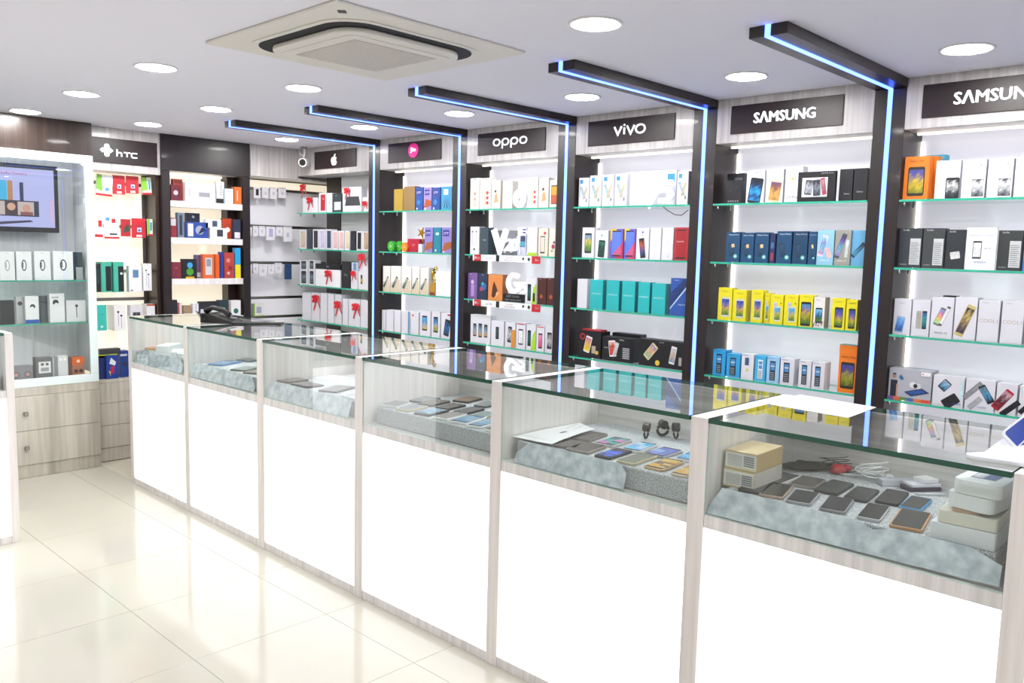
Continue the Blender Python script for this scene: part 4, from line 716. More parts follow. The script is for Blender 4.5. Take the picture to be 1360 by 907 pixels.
# red ribbon bows
def bow(px, py, s, label, x=FR-.004, rot=0, tail=True):
    s *= 1.3; p = at_x(px, py, x); o = thing('ribbon_bow', label, 'bow', p, RZ, 'red ribbon bows in the corner bay')
    mb = MB()
    for sg in (-1, 1):
        for a, b, ww in ((25, .5, .5), (-20, .45, .42), (60, .38, .35)):
            ca, sa = math.cos(math.radians(a)), math.sin(math.radians(a)); L = s*b
            pts = [(0, 0), (.4, .30), (.9, .34), (1.1, .1), (1.05, -.18), (.5, -.26)]
            P = [(sg*(u*ca-v*sa)*L, (u*sa+v*ca)*L) for u, v in pts]
            mb.prism(P if sg > 0 else P[::-1], lambda u, v, w: (u, -w-abs(u)*.25, v), .0022, RIBBON)
    mb.prism(ell(0, 0, s*.1, s*.12, 10), lambda u, v, w: (u, -.004-w, v), .006, RIBBON); mb.build('loops', o)
    if tail:
        mb = MB()
        for sg, ln in ((-1, .85), (1, .6)): mb.prism([(0, 0), (sg*s*.12, 0), (sg*s*.5, -s*ln), (sg*s*.36, -s*ln)], lambda u, v, w: (u, -.002-w, v), .001, RIBBON)
        mb.build('tails', o)
for a in [(404, 250, .075, 'red bow highest at left end of top shelf, corner bay'), (412.5, 267, .07, 'red bow on small white gift box, top shelf'), (461.5, 254, .06, 'red bow on tall tablet print box, top shelf'), (485, 271, .05, 'red bow beside the nearest corner post, top shelf'),
          (437, 364.5, .075, 'red bow on the flat white box under the black laptop box'), (470, 364, .055, 'red bow on narrow white box, third shelf, corner bay'), (482, 343, .075, 'red bow on highest stacked white box, third shelf'),
          (421, 398, .085, 'red bow on tall tablet boxes, left, lowest shelf'), (450, 406, .08, 'red bow on tall tablet boxes, middle, lowest shelf'), (474, 409, .08, 'red bow on shorter tablet boxes, right, lowest shelf')]: bow(*a)
# ================================================================== DISPLAY LETTERS, PROMO STRIPS, SMALL GOODS
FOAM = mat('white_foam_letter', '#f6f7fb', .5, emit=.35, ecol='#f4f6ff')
GLY = {'V': [([(-.42, 1), (0, .04), (.42, 1)], 0)], 'G': [(ell(0, .5, .40, .40, 22, 48, 350), 0), ([(.46, .46), (.06, .46)], 0)], '5': [([(.34, .9), (-.26, .9), (-.30, .54), (.08, .58), (.30, .36), (.10, .10), (-.34, .10)], 0)],
       '2': [([(-.32, .74), (-.16, .90), (.14, .90), (.28, .70), (.18, .48), (-.30, .10), (.36, .10)], 0)], '0': [(ell(0, .5, .24, .40, 20), 1)]}
def foam(name, label, py0, px, x, z, chars, d=.02, grp='large white display characters'):
    p = at_x(px, py0, x); t = thing(name, label, 'display letter', (x, p.y, z), RZ, grp)
    for s, h, cx, cz, wk in chars:
        mb = MB()
        for pl, cl in GLY[s]: strokes(mb, ribbon(pl, wk, cl), h, h, cx, cz, d/2, d, FOAM)
        mb.build('character', t)
    return t
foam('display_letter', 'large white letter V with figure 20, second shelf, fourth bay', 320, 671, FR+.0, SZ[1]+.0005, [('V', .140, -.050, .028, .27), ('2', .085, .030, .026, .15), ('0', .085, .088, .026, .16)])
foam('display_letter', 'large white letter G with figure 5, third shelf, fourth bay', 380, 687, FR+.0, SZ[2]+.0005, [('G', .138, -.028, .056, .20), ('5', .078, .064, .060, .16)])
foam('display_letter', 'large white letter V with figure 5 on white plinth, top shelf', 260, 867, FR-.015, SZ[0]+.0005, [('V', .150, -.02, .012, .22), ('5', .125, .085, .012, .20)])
y = at_x(683, 392, FR+.02).y
o = boxed('slogan_plate', 'black slogan plate under the large letter G, third shelf', 'sign', None, (FR+.02, y, SZ[2]+.0004), RZ, .17, .052, .03, '#16161a', [('t', "LIFE'S GOOD", .5, .55, .3, '#f0f0f0', .02), ('t', 'WHEN YOU PLAY MORE', .5, .15, .28, '#f0f0f0', .02)])
t = thing('head_outline_lamp', 'white outline of a head standing beside the figure 20', 'display', (FR, at_x(695, 320, FR).y, SZ[1]), RZ)
NEON = mat('pale_acrylic_outline', '#e4e8ff', .2, emit=.5, ecol='#d8deff')
MB().tube([(-.035, 0, .0045), (-.03, 0, .03), (-.05, 0, .07), (-.055, 0, .12), (-.02, 0, .16), (.02, 0, .16), (.05, 0, .13), (.045, 0, .08), (.06, 0, .06), (.045, 0, .03), (.03, 0, .0045)], .004, NEON).build('outline', t, smooth=True)
for k, (py, sh) in enumerate(((340, 1), (402, 2))):
    x = XF-.006; z1 = SZ[sh]-.001; z0 = z1-.042
    ya, yb = at_x(628, py, x).y, at_x(718, py+6, x).y
    L = ya-yb; t = thing('promo_strip', f'white promotional strip with red tags hanging below the {("second","third")[k]} shelf, fourth bay', 'label strip', (x, (ya+yb)/2, z0), RZ, 'promotional shelf strips')
    MB().box(-L/2, L/2, 0, .002, 0, .042, PAPER).build('strip', t)
    mb = MB(); draw(mb, [('r', .002, 0, .998, 1, '#f0f0f2'), ('r', .02, 0, .13, 1, '#c0202c'), ('e', .045, .5, .014, '#f0c8c8'), ('t', 'LG', .09, .3, .4, '#ffffff', .03), ('t', 'LG V20', .25, .3, .35, '#666a70'), ('r', .36, .02, .41, .98, '#1c2024'), ('t', 'PLAY MORE', .56, .55, .2, '#b03048'), ('t', 'WIRELESS HEADSET', .56, .2, .2, '#8a8a90', 0, .25), ('e', .76, .55, .014, '#222'), ('e', .84, .5, .018, '#303438'), ('r', .88, -.15, 1, 1, '#c0202c'), ('t', 'LG', .955, .3, .4, '#ffffff', .03)], -L/2, 0, L, .042, 0)
    mb.build('printed_front', t)
# round green and orange tins, white disc stand, star, trophy
def disc(px, py, r, d, label, col, txt=None, name='round_tin', cat='tin', grp=None, sh=0, x=FR-.004, band=None):
    yv = at_x(px, py, x).y; t = thing(name, label, cat, (x, yv, SZ[sh]), RZ, grp)
    MB().prism(ell(0, r+.0008, r, r, 28), lambda u, v, w: (u, w, v), d, CARD, col).build('body', t)
    mb = MB()
    if band: draw(mb, [('e', .5, .5, .42, band)], -r, .0008, 2*r, 2*r, -.0002)
    if txt: draw(mb, [('t', txt, .5, .36, .3, '#f4f4f4', .03, .6)], -r, .0008, 2*r, 2*r, -.0008)
    if mb.v: mb.build('printed_front', t)
    return t
disc(519, 325, .040, .025, 'left green round tin, second shelf, fifth bay', '#2e9a30', 'Jio', sh=1, grp='round tins on the fifth bay', band='#4ab838')
disc(529, 326, .040, .025, 'right green round tin beside the orange tin', '#2e9a30', 'Jio', sh=1, grp='round tins on the fifth bay', x=FR+.03, band='#4ab838')
disc(537, 327, .036, .025, 'orange round tin between green tins and red box', '#e87a18', 'Jio', sh=1, grp='round tins on the fifth bay', x=FR-.012, band='#f09030')
t = disc(690, 262, .062, .010, 'round white acrylic disc stand among white boxes, top shelf, fourth bay', '#f0f0f2', None, 'disc_stand', 'display stand', sh=0, x=FR-.006)
mb = MB(); draw(mb, [('r', .42, .38, .56, .52, '#8a8a90'), ('t', 'selfie expert', .5, .7, .07, '#999'), ('r', .3, .2, .7, .22, '#b0b0b4')], -.062, .0008, .124, .124, -.0004); mb.build('printed_front', t)
yv = at_x(558, 293, FR).y; t = thing('star_ornament', 'gold star on a thin wire stem, second shelf, fifth bay', 'ornament', (FR+.02, yv, SZ[1]), RZ)
MB().tube([(.03, 0, .0005), (.025, 0, .05), (.0, 0, .12)], .0018, GOLD).build('stem', t); MB().lathe([(.018, .0005), (.018, .004)], .03, 0, GOLD).build('foot', t)
mb = MB(); pts = [(.0+(.055 if i % 2 == 0 else .019)*math.sin(i*math.pi/5+.35), .145+(.055 if i % 2 == 0 else .019)*math.cos(i*math.pi/5+.35)*.8) for i in range(10)]
mb.prism(pts, lambda u, v, w: (u, -w, v), .006, GOLD); mb.build('star', t)
y0, y1, hh = place(571, 577.5, 376, SZ[2]+.0004, FR-.005)
t = thing('gold_trophy', 'gold crescent figurine standing on the tiny gold box, third shelf, fifth bay', 'ornament', (FR+.010, (y0+y1)/2, SZ[2]+.0012+hh), RZ)
MB().lathe([(.012, 0), (.012, .005), (.005, .009), (.005, .014), (.009, .020)], 0, 0, GOLD, n=14).build('stem', t, smooth=True)
mb = MB(); mb.tube([(.018, 0, .022), (-.004, 0, .028), (-.014, 0, .055), (-.010, 0, .085), (.008, 0, .112), (.026, 0, .122)], [.004, .010, .013, .012, .008, .003], GOLD); mb.tube([(.004, 0, .075), (.022, 0, .082), (.034, 0, .098)], [.006, .009, .004], GOLD); mb.tube([(.005, 0, .10), (.03, 0, .108)], [.005, .007], GOLD); mb.build('crescent_figure', t, smooth=True)
# phone lying on black boxes, loose cable
y = at_x(792, 437, FR).y; pz = SZ[3]; y0, y1, hh = place(768, 797.5, 438, SZ[3], FR)
o = MB().prism(rrect(.15, .07, .012, 3), lambda u, v, w: (u, v, w), .008, CARD, '#b8242c').build('handset', loc=(FR+.045, (y0+y1)/2-.0, SZ[3]+hh+.0012), rz=RZ); tri_extra(o, 'red handset lying on the black phone cartons, third bay', 'phone')
t = MB().tube([at_x(881, 274.6, XF+.02), at_x(886, 279, XF+.05), at_x(896, 285, XF+.06), at_x(905, 286, XF+.04), at_x(914, 279, XF+.02)], .0022, BLACK).build('loose_cable'); tri_extra(t, 'thin black cable drooping under the top shelf, third bay', 'cable')

# ================================================================== BACK WALL GOODS
def backbox(pl, pr, pt, pb_, y, base_, label, col, ops=None, d=.08, name='accessory_box', grp='accessories on the dark shelf unit', cat='box', side=None, h=None, m=CARD):
    a = at_y(pl, pb_, y).x; b = at_y(pr, pb_, y).x; z0 = at_y((pl+pr)/2, pb_, y).z; z1 = at_y((pl+pr)/2, pt, y).z
    zz = base_ if base_ is not None else z0; hh = h or (z1-z0)
    return boxed(name, label, cat, grp, ((a+b)/2, y+d/2, zz+.0006), 0, b-a-.003, hh, d, col, ops, side, m)
YD = YB+.02; u = 'dark shelf unit'
R1 = [(230, 243, 233, 262, .03, 'red speaker pack behind, top shelf, dark shelf unit', '#a83a20', [('r', .1, .8, .9, .95, '#6a2010')]), (227, 240, 241, 262, 0, 'dark red round-windowed pack, far left, top shelf, dark unit', '#6a1828', [('e', .5, .5, .25, '#c8c0c8'), ('e', .5, .25, .12, '#303858')]),
  (246, 286, 239, 264, 0, 'wide white box with grey oblong print, dark unit', '#e2e0e4', [('r', .45, .28, .82, .52, '#a0a0a8'), ('r', .12, .3, .16, .7, '#b8b8c0')]), (287, 298, 233, 262, .03, 'tall white and black speaker box, dark unit', '#e8e8ea', [('r', 0, 0, 1, .22, '#1c1c20')]+[('e', .6, .4+.1*i, .07, '#333') for i in range(5)]),
  (299, 310, 244, 264, 0, 'narrow pale blue white box, top shelf, dark unit', '#d4dce8', [('t', 'moto', .5, .8, .06, '#556')]), (311, 321, 242, 265, 0, 'orange box, top shelf, dark unit', '#dd6a28', [('r', .35, .2, .5, .8, '#f0c8a8')])]
R2 = [(226, 235, 292, 318, 0, 'dark red and silver pack, second shelf, dark unit', '#8a2430', [('r', .1, .6, .9, .95, '#c8c8cc')]), (236, 245, 284, 317, .01, 'tall silver blue hanging pack, second shelf, dark unit', '#6a7c90', [('r', .3, .1, .7, .9, '#28303c')]), (248, 266, 283, 316, .06, 'black speaker pack at back, second shelf, dark unit', '#1c2438', [('e', .5, .85, .1, '#b0b4c0')]),
  (248, 277, 297, 318, 0, 'blue headphone box, second shelf, dark unit', '#2c4a9c', [('e', .6, .5, .2, '#a0a8c0'), ('r', .05, .1, .3, .9, '#d8d8e0'), ('p', [(.5, .2), (.9, .5), (.7, .7)], '#18204c')]), (279, 302, 305, 319, 0, 'low white box with dark square print, dark unit', '#e8e6ea', [('r', .4, .2, .75, .85, '#3a3c48')]),
  (296, 309, 291, 318, .05, 'orange red carded pack, second shelf, dark unit', '#b8401c', [('e', .5, .45, .25, '#e8e0d8')]), (310.5, 320, 293, 319, .01, 'navy and white bottle pack, second shelf, dark unit', '#2c3448', [('r', .1, .05, .9, .35, '#d8d8e4')])]
R3 = [(227, 241, 353, 375, 0, 'maroon box, third shelf, dark unit', '#7a2838', [('t', 'vinyl', .5, .6, .1, '#c89098')]), (243, 262, 349, 375, 0, 'black pack with green and blue toy print, dark unit', '#15161a', [('e', .5, .35, .26, '#4c9a30'), ('e', .5, .68, .2, '#40a0d8'), ('r', .2, 0, .8, .1, '#d8b020')]), (260, 269, 341, 372, .05, 'violet pack behind toy pack, third shelf, dark unit', '#6a5a88', [('r', .2, .05, .9, .25, '#e0e0e8')]),
  (240, 258, 343, 355, .07, 'green lidded box behind, third shelf, dark unit', '#3c8a70', None), (270, 285, 343, 375, 0, 'orange framed clear pack with white player, dark unit', '#d86a38', [('r', .2, .15, .8, .85, '#d0d0d4'), ('r', .3, .5, .7, .8, '#8a90a0')]), (286, 292, 343, 375, 0, 'plain orange pack beside clear pack, dark unit', '#d85c20', None), (293, 297, 338, 373, 0, 'thin dark blue box, third shelf, dark unit', '#283c94', None),
  (298, 311.5, 339, 373, 0, 'red clear earphone pack, third shelf, dark unit', '#b04038', [('e', .4, .7, .2, '#d88880'), ('e', .6, .4, .22, '#8a2020'), ('e', .4, .2, .15, '#e0a8a0')]), (312.5, 320, 334, 374, 0, 'cyan over yellow box, third shelf, dark unit', '#28a0d8', [('r', 0, 0, 1, .45, '#e8d818')])]
R4 = [(228, 236, 396, 420, 0, 'black flask shaped pack, lowest shelf, dark unit', '#22242a', None), (237, 242, 400, 420, 0, 'red edged white pack, lowest shelf, dark unit', '#d8d0d0', [('r', 0, 0, .3, 1, '#b82c28')]), (243.5, 254, 404, 420, 0, 'brown kraft box, lowest shelf, dark unit', '#9c8468', None), (256, 264, 402, 420, 0, 'white striped box, lowest shelf, dark unit', '#e4e2ea', [('r', .5, 0, .62, 1, '#a8a8c8')]),
  (265, 289, 400, 420, .01, 'black and white boxed router, lowest shelf, dark unit', '#26282c', [('r', .05, .1, .95, .5, '#c8d4d8')]), (290, 304, 399, 420, .01, 'dark teal boxed gadget, lowest shelf, dark unit', '#22383c', [('e', .5, .4, .2, '#70c8c0')]), (307, 320, 400, 420, 0, 'white box with green oval print, lowest shelf, dark unit', '#e8e8ea', [('e', .5, .3, .26, '#2a6a58')])]
for bz, R in zip(DZ, (R1, R2, R3, R4)):
    for pl, pr, pt, pb_, back, lab, col, ops in R: backbox(pl, pr, pt, pb_, YD+back, bz, lab, col, ops, d=.045 if back == 0 else .04)
y = YD; a = at_y(284, 299, y)
backbox(273, 294, 294, 305, YD, DZ[1]+at_y(279, 305, YD).z-at_y(279, 319, YD).z+.001, 'small white box stacked on low white box, second shelf', '#eceaf0', [('r', .42, .15, .75, .85, '#44506a')], d=.04)

# hanging packs
def hang(pl, pr, pt, pb_, y, label, col, ops, d=.012, grp='packs hanging on hooks', name='hanging_pack', rot=0, hookto=None, m=CARD, back=YBB, ry=0):
    a = at_y(pl, pb_, y).x; b = at_y(pr, pb_, y).x; b = min(b, 2.782) if a < HX1 else b; z0 = at_y((pl+pr)/2, pb_, y).z; z1 = at_y((pl+pr)/2, pt, y).z; w = b-a-.003
    o = boxed(name, label, 'pack', grp, ((a+b)/2, y+d/2, z0), rot, w, z1-z0, d, col, ops, None, m)
    if ry: o.rotation_euler = (0, ry, rot)
    hk = MB(); hk.tube([(0, -d/2-.01, z1-z0-.008), (0, back-(y+d/2)-.002, z1-z0-.008)], .0018, METAL, n=6); hk.build('hook', o)
    return o
RD = '#c8202c'; mc = lambda: [('r', .30, .22, .72, .66, '#a8243a'), ('r', .36, .3, .68, .52, '#c8d4ec'), ('r', .44, .34, .60, .44, '#2a50a8'), ('r', .3, .04, .72, .16, '#e8d8d8')]
wg = lambda: [('r', 0, 0, 1, .10, RD), ('p', [(0, .3), (.4, .2), (.3, 1), (0, 1)], '#7cb83c'), ('r', .55, .25, .8, .4, '#4a9ad0')]
yh = YB+.09
g1 = 'carded packs on the hooks left of the dark unit'
for a in [(127, 149, 232, 260, 'white and green carded pack, leftmost of top hooks', '#f2f2f0', wg(), .07), (150, 166.5, 233, 258, 'red memory card pack, second on top hooks', RD, mc(), .0), (168, 184.5, 234, 257, 'red memory card pack, third on top hooks', RD, mc(), .0), (189, 211, 236, 259, 'white and lime carded pack, rightmost of top hooks', '#e4e8dc', [('p', [(0, .2), (.6, .3), (.5, 1), (0, 1)], '#8cc83c'), ('r', 0, 0, 1, .12, RD), ('r', .7, .3, .9, .8, '#3a9ac8')], -.05),
          (125, 137, 290, 315, 'white and red carded pack, leftmost of second hooks', '#ecebec', [('r', 0, 0, 1, .15, RD), ('r', .5, .55, .9, .9, RD)], 0), (138.5, 159, 289, 317, 'white pack with red base, second row of hooks', '#f0f0f2', [('r', 0, 0, 1, .09, RD), ('r', .35, .18, .85, .26, '#333'), ('r', .5, .75, .75, .95, RD), ('r', .1, .85, .35, 1, '#3a9ad0')], 0),
          (161, 174, 291, 314, 'red pack with dark picture, second row of hooks', '#b82028', [('p', [(.2, .2), (.9, .3), (.8, .7), (.4, .6)], '#3a4a40')], 0), (175.5, 194, 290, 316, 'larger red memory pack, second row of hooks', RD, mc(), 0), (196, 211, 291, 313, 'white and green tilted pack, rightmost of second hooks', '#dfe6dc', [('p', [(0, 0), (.5, .2), (.4, 1), (0, 1)], '#90c848'), ('r', .5, .3, .85, .8, '#3a86b0'), ('r', 0, 0, 1, .1, RD)], 0)]:
    hang(*a[:4], yh, a[4], a[5], a[6], grp=g1, ry=a[7])
TQ = '#46b49c'
ear = [('e', .35, .75, .10, '#222'), ('e', .62, .6, .10, '#222'), ('r', .34, .2, .37, .7, '#333'), ('r', .61, .1, .64, .55, '#333')]
for a in [(125, 134.5, 350, 388, 'black framed teal pack, leftmost of third hooks', '#16181c', [('r', .2, .3, .8, .8, '#20363a')], .02), (135, 149, 348, 388, 'teal cable pack with black window, third hooks', TQ, [('r', .42, .04, .96, .86, '#15181c')], .12), (151, 165.5, 348, 388, 'teal earphone pack with white bud, third hooks', TQ, [('r', .45, .03, .96, .86, '#15181c'), ('e', .75, .62, .12, '#e8e8e8')], .12),
          (171.5, 189, 353, 388, 'white card with small photo, third hooks', '#ecedf0', [('r', .3, .55, .75, .85, '#5a80a8'), ('r', .1, .05, .3, .1, '#888')], .05), (190.5, 202, 350, 386, 'white earphone card, rightmost of third hooks', '#f0eff2', ear, .05),
          (128.5, 142.5, 405, 439, 'turquoise rounded case, lowest hooks', '#3cc0b4', [('r', .25, .62, .75, .64, '#2a9088'), ('e', .5, .15, .12, '#d8f0ec')], .02), (152, 167.5, 406, 439, 'white earphone pack, lowest hooks', '#f0eef0', ear, .14),
          (173, 190, 405, 424, 'pale grey camera pack, lowest hooks', '#d8d8dc', [('r', .2, .2, .8, .5, '#50585c'), ('e', .35, .35, .1, '#222'), ('e', .65, .35, .1, '#222')], .06), (195, 213, 404, 424, 'white pack with orange spine, lowest hooks', '#ecebee', [('r', 0, .9, 1, 1, '#c8401c'), ('e', .6, .3, .08, '#333')], .1)]:
    hang(*a[:4], yh-.01, a[4], a[5], a[6], d=a[7] if a[7] > .03 else .012, grp='packs on lower hooks left of dark unit')
for a in [(129, 140, 466, 497, 0, 'dark blue box, leftmost, bottom of hook bay', '#1c2f6c', None), (141, 158, 466, 497, -.02, 'blue box with tilted red and yellow print', '#1c3f98', [('p', [(.3, .25), (.6, .2), (.7, .5), (.4, .55)], '#b82858'), ('p', [(.2, .35), (.35, .1), (.35, .3)], '#e8d020'), ('p', [(.25, .65), (.7, .55), (.8, .7), (.4, .9)], '#e4e8ec')]), (160, 172, 462, 497, 0, 'blue box with dark gadget print, bottom of hook bay', '#1c3a88', [('e', .5, .5, .3, '#23304c'), ('r', 0, .8, .8, .88, '#c8d0e0')])]:
    backbox(a[0], a[1], a[2], a[3], YB+.05+a[4], .619, a[5], a[6], a[7], grp='blue boxes at the foot of the hook bay')
backbox(129, 156, 458, 465, YB+.05, .619+.158, 'lime green flat box lying on the blue boxes', '#c8dc1e', None, d=.06, h=.022)
backbox(132, 160, 449, 457, YB+.06, .619+.182, 'grey and black flat pack above the lime box', '#3a3d44', None, d=.06, h=.04)
# slat wall packs
ys = YBB-.10; pk = [('r', .35, .3, .65, .6, '#c8ccd4'), ('r', .15, .9, .85, .96, '#d8dae0')]
rows_ = [('first', [(337, 346, 249, 263, '#22282c'), (348, 357, 249, 263, 0), (358.5, 368, 249, 264, 0), (370, 380, 249, 263, 0)]), ('second', [(336, 342.5, 300, 313, 0), (344, 352, 300, 313, 0), (353.5, 365.5, 301, 319, '#b8b4dc'), (367, 375.5, 301, 313, 0), (376.5, 388, 301, 321, 0)]),
         ('third', [(336, 342.5, 350, 363, 0), (344, 354.5, 352, 366, 0), (356, 364, 352, 364, 0), (365.5, 374.5, 349, 362, 0)])]
for rn, L in rows_:
    for i, (pl, pr, pt, pb_, c) in enumerate(L):
        ops = pk if not c else ([('r', .3, .25, .75, .85, c)])
        hang(pl, pr, pt, pb_, ys, f'small white accessory card, {W3[i]} from left, {rn} row of slat wall', '#eceaf0', ops, grp='white cards hanging on the slat wall', name='accessory_card')
hang(378.5, 387.5, 350, 371, ys, 'dark blue phone case hanging on the slat wall', '#2c4870', [('e', .3, .86, .09, '#101418'), ('e', .5, .5, .06, '#4a6a98')], grp=None, name='phone_case')
hang(336, 351, 403, 420, ys, 'green and white pack at the bottom of the slat wall', '#eef0e8', [('r', 0, 0, .16, 1, '#86b828'), ('r', .3, .25, .75, .75, '#b0b4d0'), ('r', 0, 0, 1, .06, '#86b828')], d=.03, grp=None)

# television cabinet goods
yc = CY+.045
bands = [(0, 20.5, '#a8a8ac'), (22, 43, '#1c2c3c'), (46, 68, '#1c2c34'), (71, 98, '#16181c')]
for i, (a, b, c) in enumerate(bands): backbox(a, b, 333, 371, yc, 1.3625, f'white wristband box with {("pale grey","dark blue","dark teal","black")[i]} loop, cabinet upper shelf', '#f0f1f3', A_band(c), grp='wristband boxes in the glass cabinet', name='wristband_box', d=.05)
backbox(100, 110.5, 334, 370, yc+.08, 1.3625, 'small dark teal box at cabinet side, upper shelf', '#26424c', [('r', .1, .0, 1, .45, '#d8dce0')], name='gadget_box', grp=None)
R = [(-12, 20, 401, 433, 0, 'black gift box, left, lower cabinet shelf', '#1c1d20', None), (22, 33, 396, 431, .05, 'white and grey headset box behind, left', '#d8d8dc', [('e', .5, .75, .3, '#44484c')]), (34, 52.5, 396, 432, 0, 'white box with blue base and ear hook headset', '#f0f1f3', [('r', 0, 0, 1, .14, '#2a5ab8'), ('e', .55, .62, .20, '#28303c'), ('e', .52, .56, .14, '#f0f1f3')]),
     (55, 65.5, 395, 430, .05, 'dark narrow headset box behind, lower cabinet shelf', '#5a5e64', None), (66.5, 87, 393, 431, 0, 'white box with curled headset, lower cabinet shelf', '#eeeff1', [('e', .4, .7, .2, '#2a2c30'), ('e', .44, .62, .14, '#eeeff1'), ('r', .15, .85, .6, .9, '#b0b4b8')]), (88.5, 115, 402, 430, 0, 'wide white headset box, lower cabinet shelf', '#e4e4e8', [('r', .5, .2, .54, .8, '#303438'), ('e', .52, .75, .08, '#303438')])]
for pl, pr, pt, pb_, back, lab, col, ops in R: backbox(pl, pr, pt, pb_, yc+back, 1.0655, lab, col, ops, d=.045, grp='headset boxes in the glass cabinet', name='headset_box')
sp = lambda: [('e', .25, .45, .16, '#2a2a2e'), ('e', .25, .45, .09, '#b07868'), ('e', .75, .45, .16, '#2a2a2e'), ('e', .75, .45, .09, '#b07868')]
backbox(14, 45, 487, 507, yc, .6685, 'grey twin speaker, bottom of the glass cabinet', '#5c5c60', sp(), grp=None, name='speaker', cat='speaker')
backbox(49, 71, 475, 504, yc, .6685, 'black hanging box with white headset window', '#3a3c40', [('r', .12, .3, .88, .82, '#e4e4e6'), ('r', .25, .38, .75, .55, '#8c9094'), ('e', .35, .7, .1, '#333'), ('e', .65, .7, .1, '#333')], grp=None, name='headset_box')
backbox(77.5, 91, 473, 502, yc, .6685, 'clear white earphone pack, bottom of the cabinet', '#d8dade', [('e', .3, .85, .15, '#f8f8f8'), ('e', .7, .85, .15, '#f8f8f8')], grp=None, name='earphone_pack')
backbox(96, 113, 474, 500, yc, .6685, 'orange topped earphone pack, bottom of the cabinet', '#b8765c', [('r', 0, .62, 1, 1, '#ee6a1c'), ('e', .5, .8, .14, '#f8e0d0'), ('e', .3, .3, .16, '#332c30'), ('e', .7, .3, .16, '#332c30')], grp=None, name='earphone_pack')

# ================================================================== COUNTER CONTENTS
def inside(c, L, W_, a, x0=CFX+.060):
    """keep a thing of plan L x W_, turned by a, between the posts, front and back of its own counter"""
    hx = (abs(math.cos(a))*L+abs(math.sin(a))*W_)/2+.002; hy = (abs(math.sin(a))*L+abs(math.cos(a))*W_)/2+.002
    i = min(range(7), key=lambda k: abs((PB[k][0]+PB[k+1][1])/2-c.y)); lo, hi = PB[i+1][1]+hy, PB[i][0]-hy
    c.y = min(max(c.y, lo), hi); c.x = min(max(c.x, x0+hx), CBX-.022-hx); return c
RZT = .9185; BUFF = {}
def handset(cs, org, sc_, label, body, scr, z=RZT, grp='phones laid out in the counters', th=.009, pal=None, hollow=False):
    """four pixel corners of a phone lying on the cloth -> a rounded slab of real size"""
    W_ = [at_z(org[0]+x/sc_, org[1]+y/sc_, z+th) for x, y in cs]
    c = sum(W_, Vector())/4; e1 = ((W_[1]-W_[0])+(W_[2]-W_[3]))/2; e2 = ((W_[3]-W_[0])+(W_[2]-W_[1]))/2
    if e1.length > e2.length: L, Wd, a = e1.length, e2.length, math.atan2(e1.y, e1.x)
    else: L, Wd, a = e2.length, e1.length, math.atan2(e2.y, e2.x)
    L = min(max(L, .115), .20); Wd = min(max(Wd, .058), .11)
    inside(c, L, Wd, a)
    mb = MB(); o = mb.prism(rrect(L, Wd, .009, 3), lambda u, v, w: (u, v, w), th, CARD, body).build('phone', loc=(c.x, c.y, z+.0003), rz=a, bevel=.0015)
    tri_extra(o, label, 'phone', grp)
    s = MB(); s.prism(rrect(L*.95, Wd*.90, .006, 3), lambda u, v, w: (u, v, th+w), .0004, GLOSSY, scr if not pal else '#101114')
    if pal:
        rnd = random.Random(int(c.y*1000)); n = 6
        for i in range(n):
            u0 = -L*.40+L*.80*i/n
            for j in range(2):
                v0 = -Wd*.42+Wd*.84*j/2; s.add([(u0, v0, th+.0008), (u0+L*.8/n, v0, th+.0008), (u0+L*.8/n, v0+Wd*.42, th+.0008), (u0, v0+Wd*.42, th+.0008)], [(0, 1, 2, 3)], GLOSSY, pal[min(len(pal)-1, int(i/n*len(pal)))] if j else pal[int(rnd.random()*len(pal))])
    s.build('screen', o); return o
o6, s6 = (920, 520), 3.023
P6 = [([(270, 358), (355, 322), (445, 338), (335, 375)], 'white framed phone nearest the black cloth pouch', '#e8e8ea', '#4a4d4c', None), ([(262, 410), (300, 366), (405, 376), (350, 432)], 'bronze edged phone beside the cream boxes', '#a88c7c', '#2c2b2d', None),
  ([(395, 365), (430, 338), (548, 350), (480, 390)], 'taupe screened phone in the middle back row', '#8a8580', '#5c5650', None), ([(378, 434), (400, 392), (522, 406), (460, 455)], 'silver framed grey phone, front row', '#a0a0a4', '#3c3d40', None), ([(488, 390), (555, 352), (655, 368), (575, 413)], 'black phone with greenish screen, back row', '#1c1d20', '#3f4744', None),
  ([(505, 468), (540, 420), (650, 432), (605, 488)], 'grey phone with camera strip, front row centre', '#8c8c90', '#3a3a40', None), ([(612, 420), (650, 380), (763, 393), (690, 440)], 'black phone left of the cables, second row', '#26262a', '#2c2c30', None), ([(733, 434), (775, 390), (876, 402), (820, 455)], 'glossy black phone with blue reflection', '#1b1b1f', '#17181c', None),
  ([(832, 462), (870, 417), (973, 430), (910, 473)], 'phone with bright blue rim', '#3a9ad8', '#26282c', None), ([(658, 500), (700, 445), (800, 460), (750, 517)], 'silver rimmed black phone, front row', '#b8b8bc', '#17181c', None), ([(787, 545), (820, 472), (964, 490), (905, 556)], 'large gold rimmed black phone, front right', '#c09060', '#232326', None),
  ([(180, 392), (225, 350), (330, 372), (265, 412)], 'black tablet beneath the cream boxes edge', '#1c1e22', '#24262a', None)]
for cs, l, b_, s_, p_ in P6: handset(cs, o6, s6, l+', nearest counter', b_, s_, pal=p_, grp='phones in the nearest counter')
o5, s5 = (640, 470), 4.25
